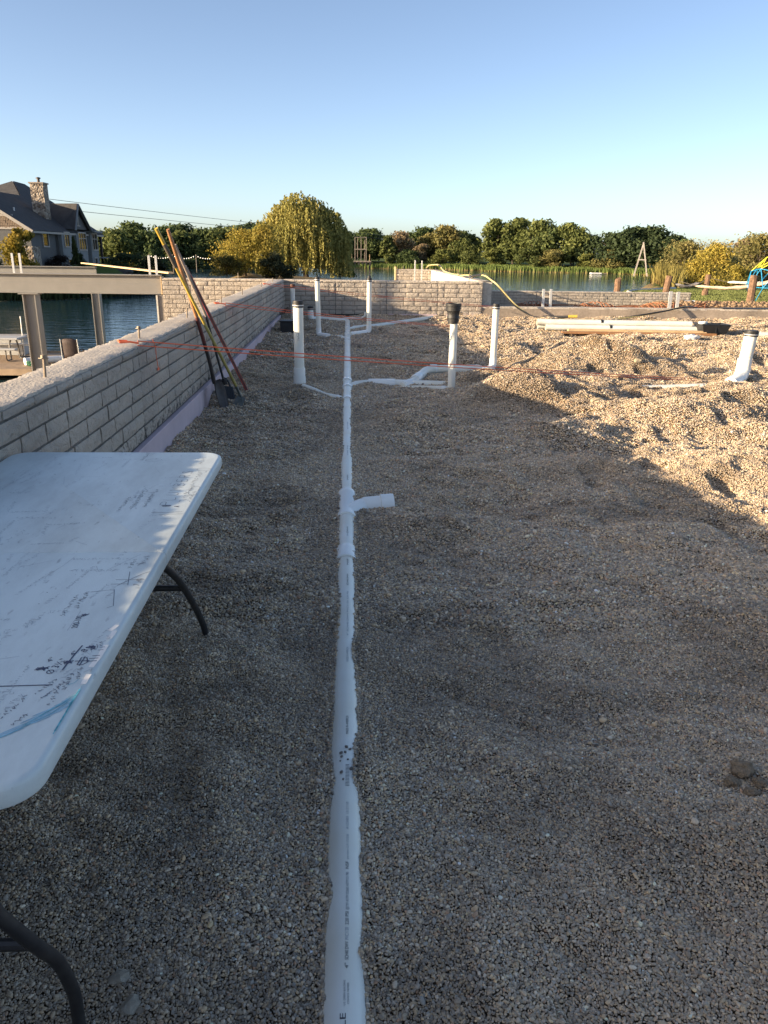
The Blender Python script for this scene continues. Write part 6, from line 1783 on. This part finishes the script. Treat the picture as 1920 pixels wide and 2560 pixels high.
# ------------------------------------------------------------------ dock, picnic table, chair
dk = thing('dock', (-11.5, 27.6, -2.5), 'wooden dock on the water below the steel beams', 'dock')
for k in range(15):
    y = 25.75 + k * .28
    m = MB(); m.box((-12.6, y + .14, -2.12), (6.8, .268, .045), bev=.004); m.build('plank', MT['deck'], dk)
m = MB(); m.box((-12.6, 25.70, -2.20), (6.8, .06, .2)); m.box((-12.6, 29.98, -2.12), (6.8, .10, .16)); m.build('fascia', MT['deck'], dk)
for x in (-15.5, -12.5, -9.6):
    for y in (26.1, 29.6):
        m = MB(); m.tube([(x, y, -3.9), (x, y, -2.16)], .11, 8); m.build('pile', MT['wood_grey'], dk, smooth=True)
MT['picnic'] = mat('grey_plastic_top', (.42, .42, .41), .6, var=.06, scale=5)
MT['picnic_leg'] = mat('bronze_tube', (.11, .095, .08), .5, var=.2, scale=10)
t = thing('picnic_table', (-12.2, 28.0, -2.1), 'grey picnic table with benches on the dock', 'table')
m = MB(); m.box((-12.35, 28.05, -1.36), (1.85, .85, .07), bev=.02); m.build('table_top', MT['picnic'], t)
for y, nm in ((27.35, 'bench'), (28.85, 'bench')):
    m = MB(); m.box((-12.3, y, -1.67), (1.85, .28, .06), bev=.02); m.build(nm, MT['picnic'], t)
for x in (-11.75, -12.95):
    for s in (-1, 1):
        m = MB(); m.tube(densify([(x, 28.05 + s * .2, -1.40), (x, 28.05 + s * .35, -1.62), (x + .02, 28.05 + s * .38, -2.08)], 3), .028, 8); m.build('leg', MT['picnic_leg'], t, smooth=True)
        m = MB(); m.tube(densify([(x, 28.05 + s * .72, -1.68), (x, 28.05 + s * .74, -1.95), (x, 28.05 + s * .62, -2.07), (x, 28.05 + s * .36, -2.05)], 3), .025, 8); m.build('bench_leg', MT['picnic_leg'], t, smooth=True)
t = thing('patio_umbrella_pole', (-11.6, 28.5, -2.1), 'thin upright pole beside the picnic table', 'pole')
m = MB(); m.tube([(-11.6, 28.5, -2.1), (-11.57, 28.5, -.65)], .022, 8); m.build('pole', MT['galv'], t, smooth=True)
m = MB(); m.lathe((-11.6, 28.5, -2.1), (0, 0, 1), [(0, .2), (.05, .2), (.07, .05)], 14); m.build('base', MT['plastic_black'], t, smooth=True)
t = thing('storage_bench', (-13.2, 29.4, -2.1), 'pale bench box behind the picnic table at the dock edge', 'bench')
m = MB(); m.box((-13.0, 29.35, -1.45), (2.4, .7, .10), bev=.02); m.build('lid', MT['trim'], t)
m = MB(); m.box((-13.0, 29.4, -1.80), (2.2, .6, .6), bev=.01); m.build('body', MT['picnic'], t)
t = thing('patio_chair', (-8.75, 25.1, -2.1), 'dark brown patio chair with its back to the wall, on the dock end', 'chair')
MT['wicker'] = mat('dark_wicker', (.055, .035, .03), .7, var=.3, scale=14, bump=.4, bscale=50)
m = MB(); bk = []
for i in range(7):
    row = []
    for j in range(5):
        u = i / 6; v = j / 4
        row.append((-8.98 + .48 * u, 24.95 - .06 * v + .05 * (2 * u - 1) ** 2, -1.66 + .63 * v - (.05 * abs(2 * u - 1) ** 4 if j == 4 else 0)))
    bk.append(row)
m.grid(np.array(bk)); o = m.build('backrest', MT['wicker'], t, smooth=True); q = o.modifiers.new('thick', 'SOLIDIFY'); q.thickness = .03
m = MB(); m.box((-8.74, 25.2, -1.66), (.48, .48, .06), bev=.02); m.build('seat', MT['wicker'], t)
for sx in (-1, 1):
    m = MB(); m.tube(densify([(-8.74 + sx * .26, 24.93, -1.05), (-8.74 + sx * .265, 24.97, -1.5), (-8.74 + sx * .265, 25.0, -2.09)], 3), .017, 8); m.build('leg', MT['galv'], t, smooth=True)
    m = MB(); m.tube([(-8.74 + sx * .26, 25.42, -1.62), (-8.74 + sx * .27, 25.46, -2.09)], .017, 8); m.build('leg', MT['galv'], t, smooth=True)
    m = MB(); m.tube(densify([(-8.74 + sx * .26, 24.96, -1.40), (-8.74 + sx * .275, 25.2, -1.38), (-8.74 + sx * .26, 25.44, -1.44), (-8.74 + sx * .26, 25.44, -1.64)], 3), .02, 8); m.build('armrest', MT['wicker'], t, smooth=True)
m = MB(); m.box((-9.0, 25.3, -2.2), (1.2, 1.3, .18), bev=.01)
tag(m.build('dock_step', MT['deck']), 'low wooden landing under the brown patio chair', 'landing')
m = MB(); m.tube(densify([(-10.85, 26.6, -1.98), (-10.5, 26.9, -1.97), (-9.9, 27.3, -1.98), (-9.5, 27.6, -2.0)], 4), [.13, .12, .125, .115, .12, .125, .115, .12, .11, .12, .115, .11, .10], 12)
tag(m.build('tarp_roll', MT['bag'], smooth=True), 'white rolled tarp lying on the dock edge', 'tarp')
MT['green_cloth'] = mat('green_cloth', (.02, .12, .06), .8, var=.3, scale=10)
crumple('cloth', (-10.55, 26.35, -2.02), (.16, .12, .10), 'crumpled green cloth at the end of the white tarp roll', 'cloth', 'green_cloth', 33)

# ------------------------------------------------------------------ far-shore structures
t = thing('wooden_tower', (2.9, 201, -2.4), 'wooden tower frame on a small platform over the water', 'tower')
for x, y in ((1.7, 199.6), (2.35, 201.2), (3.2, 199.8), (4.1, 201.2), (4.45, 199.6)):
    m = MB(); m.box((x, y, 2.1), (.17, .17, 5.6)); m.build('post', MT['wood_grey'], t)
m = MB(); m.box((3.1, 200.4, 2.0), (3.0, 1.9, .22)); m.build('mid_deck', MT['wood_grey'], t)
m = MB(); m.box((3.1, 200.4, 4.75), (2.9, 1.7, .14)); m.build('top_ring', MT['wood_grey'], t)
m = MB(); m.box((3.1, 200.2, -.85), (5.2, 3.0, .30)); m.build('platform', MT['wood_grey'], t)
for k in range(6):
    m = MB(); m.box((.8 + k * .92, 198.9, -1.7), (.42, .4, 1.6)); m.build('barrel_post', MT['steel_dark'], t)
for x in (.9, 5.3):
    m = MB(); m.box((x, 198.9, .05), (.12, .12, 1.6)); m.build('rail_post', MT['wood_board'], t)
t = thing('swing_frame', (51.9, 141, -1.6), 'pale timber A-frame standing on the right shore', 'A-frame')
gzA = -2.0
m = MB(); m.bar((50.75, 141.0, gzA), (51.85, 140.8, 3.65), .22, .22); m.build('leg', MT['trim'], t)
m = MB(); m.bar((52.95, 140.4, gzA), (51.75, 140.75, 3.75), .22, .22); m.build('leg', MT['trim'], t)
m = MB(); m.bar((51.2, 140.85, .85), (52.5, 140.5, .80), .16, .18); m.build('cross_bar', MT['trim'], t)
t = thing('utility_pole', (44.2, 195, -2), 'slim pole among the reeds before the broad tree', 'pole')
m = MB(); m.tube([(44.2, 193, -2.3), (44.0, 193, 3.6)], .10, 7); m.build('pole', MT['wood_grey'], t, smooth=True)
t = thing('raft', (55, 174.5, -2.5), 'small pale swim raft floating before the reeds', 'raft')
m = MB(); m.box((54.2, 174.2, -2.33), (2.3, 1.5, .26), bev=.05); m.build('deck', MT['bag'], t)
m = MB(); m.box((56.0, 174.8, -2.40), (1.5, 1.3, .16), bev=.04); m.build('step', MT['wood_grey'], t)
for k, (za, zb) in enumerate(((6.9, 5.55), (5.75, 4.75))):
    P0 = Vector((-35.5 + k * 2, 94, za)); P1 = Vector((18, 236, zb))
    pts = []
    for i in range(17):
        u = i / 16; p = P0.lerp(P1, u); p.z -= .7 * 4 * u * (1 - u) * .6; pts.append(p)
    m = MB(); m.tube(pts, .028, 5)
    tag(m.build('power_line', MT['steel_dark'], smooth=True), ('upper' if k == 0 else 'lower') + ' of the two power lines crossing the sky behind the willow', 'cable', 'power lines')
t = thing('utility_pole', (-35, 94, 0), 'utility pole behind the house carrying the power lines', 'pole')
m = MB(); m.tube([(-34.6, 94, -.2), (-34.6, 94, 7.0)], .13, 8); m.build('pole', MT['wood_grey'], t, smooth=True)
m = MB(); m.box((-34.6, 94, 6.6), (2.2, .1, .12)); m.build('cross_arm', MT['wood_grey'], t)

# ------------------------------------------------------------------ lawn at the right: posts, hammocks, dome
PG = 'rough wooden hammock posts on the lawn'
def post(x, y, ztop, r, lab, lean=0.0, notch=False):
    z0 = tz1(x, y) - .3
    rg = random.Random(int(x * 10))
    m = MB(); m.tube(densify([(x, y, z0), (x + lean * .3, y, (z0 + ztop) * .5), (x + lean, y, ztop)], 3), [r * (1.1 - .03 * k + rg.uniform(-.06, .06)) for k in range(7)], 9)
    if notch: m.tube([(x + lean - .1, y, ztop - .06), (x + lean + .16, y, ztop + .03)], r * .55, 7)
    tag(m.build('timber_post', MT['wood_post']), lab, 'post', PG)
post(20.2, 39.2, .80, .19, 'thick rough post nearest on the lawn edge at the right', 0)
post(25.0, 55, .44, .21, 'dark post between the grey hammock and the tan hammock', .10)
post(22.2, 55, .32, .24, 'brown leaning post at the left end of the grey hammock', .14)
post(18.75, 55, .05, .24, 'broken-topped post at the water beside the low wall', .0, True)
post(29.6, 50, .6, .2, 'post carrying the right ends of the hammocks', 0)
HGp = 'hammocks hung between the posts'
def hammock(a, b, sag, wid, mtn, lab, u0=.18, u1=.82):
    a = Vector(a); b = Vector(b)
    t = thing('hammock', (a + b) / 2 - Vector((0, 0, sag + .3)), lab, 'hammock', HGp)
    def pt(u): p = a.lerp(b, u); p.z -= sag * 4 * u * (1 - u); return p
    rows = []
    nu = 18
    for i in range(nu + 1):
        u = u0 + (u1 - u0) * i / nu
        k = min(1, (math.sin(math.pi * i / nu)) * 2.2 + .12)
        row = []
        for j in range(6):
            v = (j / 5 - .5)
            p = pt(u) + Vector((0, v * wid * k, abs(v) ** 2 * 1.6 * wid * k * .6 + .02 * math.sin(i * 1.7 + j)))
            row.append(tuple(p))
        rows.append(row)
    m = MB(); m.grid(np.array(rows)); o = m.build('fabric', MT[mtn], t, smooth=True); q = o.modifiers.new('thick', 'SOLIDIFY'); q.thickness = .035
    for (ua, ub) in ((0, u0), (1, u1)):
        for v in (-.06, .06):
            m = MB(); p1 = pt(ub) + Vector((0, v, 0)); m.tube([pt(ua), p1], .018, 5); m.build('rope', MT['grip'], t)
MT['ham_grey'] = mat('grey_hammock', (.19, .18, .185), .9, var=.1, scale=3)
MT['ham_tan'] = mat('tan_hammock', (.55, .42, .30), .9, var=.1, scale=3)
MT['ham_white'] = mat('white_hammock', (.72, .71, .68), .9, var=.05, scale=3)
hammock((22.36, 55, .08), (25.05, 55, .22), .62, .75, 'ham_grey', 'grey hammock between the leaning post and the dark post', .16, .84)
hammock((19.9, 47.5, .22), (24.2, 42.6, .75), .60, .62, 'ham_tan', 'long tan hammock stretching behind the nearest post', .16, .95)
hammock((25.15, 55, .22), (29.6, 50.2, .50), .45, .62, 'ham_white', 'white hammock behind the tan one', .2, .92)
# geodesic climbing dome
import bmesh
MT['dome_blue'] = mat('blue_dome_tube', (.02, .27, .50), .4, var=.05)
MT['dome_yellow'] = mat('yellow_dome_tube', (.72, .66, .05), .4, var=.05)
dc = Vector((24.35, 44.0, .05)); dr = 1.88
t = thing('climbing_dome', (dc.x, dc.y, -.8), 'blue and yellow geodesic climbing dome at the right edge', 'climbing dome')
bm = bmesh.new(); bmesh.ops.create_icosphere(bm, subdivisions=2, radius=dr, matrix=Matrix.Rotation(.25, 4, 'Z'))
strut = MB(); strut.tube([(0, 0, 0), (0, 0, 1)], 1.0, 6); sm_b = strut.mesh('strut', MT['dome_blue'], smooth=True); sm_y = strut.mesh('strut', MT['dome_yellow'], smooth=True)
for e in bm.edges:
    a_, b_ = e.verts[0].co + dc, e.verts[1].co + dc
    if min(a_.z, b_.z) < -.85: continue
    hi = max(a_.z, b_.z) > 1.35 and min(a_.z, b_.z) > .8
    low = max(a_.z, b_.z) < -.2
    o = bpy.data.objects.new('strut', sm_y if (hi or low) else sm_b); COL.objects.link(o); o.parent = t
    d_ = b_ - a_
    o.location = a_ - Vector(WLOC[t.name]); o.rotation_euler = d_.to_track_quat('Z', 'Y').to_euler(); o.scale = (.024, .024, d_.length)
bm.free()
# pale curved edging at the water side of the lawn and a fallen white board
m = MB(); m.tube([(p.x, p.y, tz1(p.x, p.y) + .02) for p in densify([(20.4, 55.0, 0), (21.0, 58.7, 0), (22.8, 64.0, 0), (25.0, 67.7, 0), (27.7, 70.9, 0), (31.5, 76, 0)], 4)], .16, 8)
tag(m.build('lawn_edging', MT['paleconc'], smooth=True), 'pale curved edging where the lawn meets the water', 'edging')
m = MB(); m.bar((11.4, 29.5, -.05), (13.0, 29.3, .06), .5, .06)
tag(m.build('white_panel', MT['bag']), 'white panel lying at the right end of the low wall', 'panel')
# dry clods along the dirt edge by the lawn
rg3 = np.random.default_rng(3); n = 2600
X = rg3.uniform(9.2, 22, n); Y = 21.5 + rg3.random(n) * 5 + (X - 9) * .12
Zt = tz(X, Y)
bm = bmesh.new(); bmesh.ops.create_icosphere(bm, subdivisions=1, radius=1)
bv = np.array([v.co[:] for v in bm.verts]); bf = np.array([[v.index for v in f.verts] for f in bm.faces]); bm.free()
VV = []; FF = []
for k in range(n):
    s = rg3.uniform(.012, .055)
    VV.append(bv * rg3.uniform(.6, 1.3, (len(bv), 1)) * s * np.array([1.2, 1, .8]) + np.array([X[k], Y[k], Zt[k] + s * .3])); FF.append(bf + k * len(bv))
MT['dry_soil'] = mat('dry_tan_soil', (.25, .17, .10), .95, var=.25, scale=4)
me = mesh_np('dirt', np.concatenate(VV), np.concatenate(FF), MT['dry_soil'])
tag(link('dirt_clods', me), 'dry tan dirt clods along the lawn edge', None, None, 'stuff')
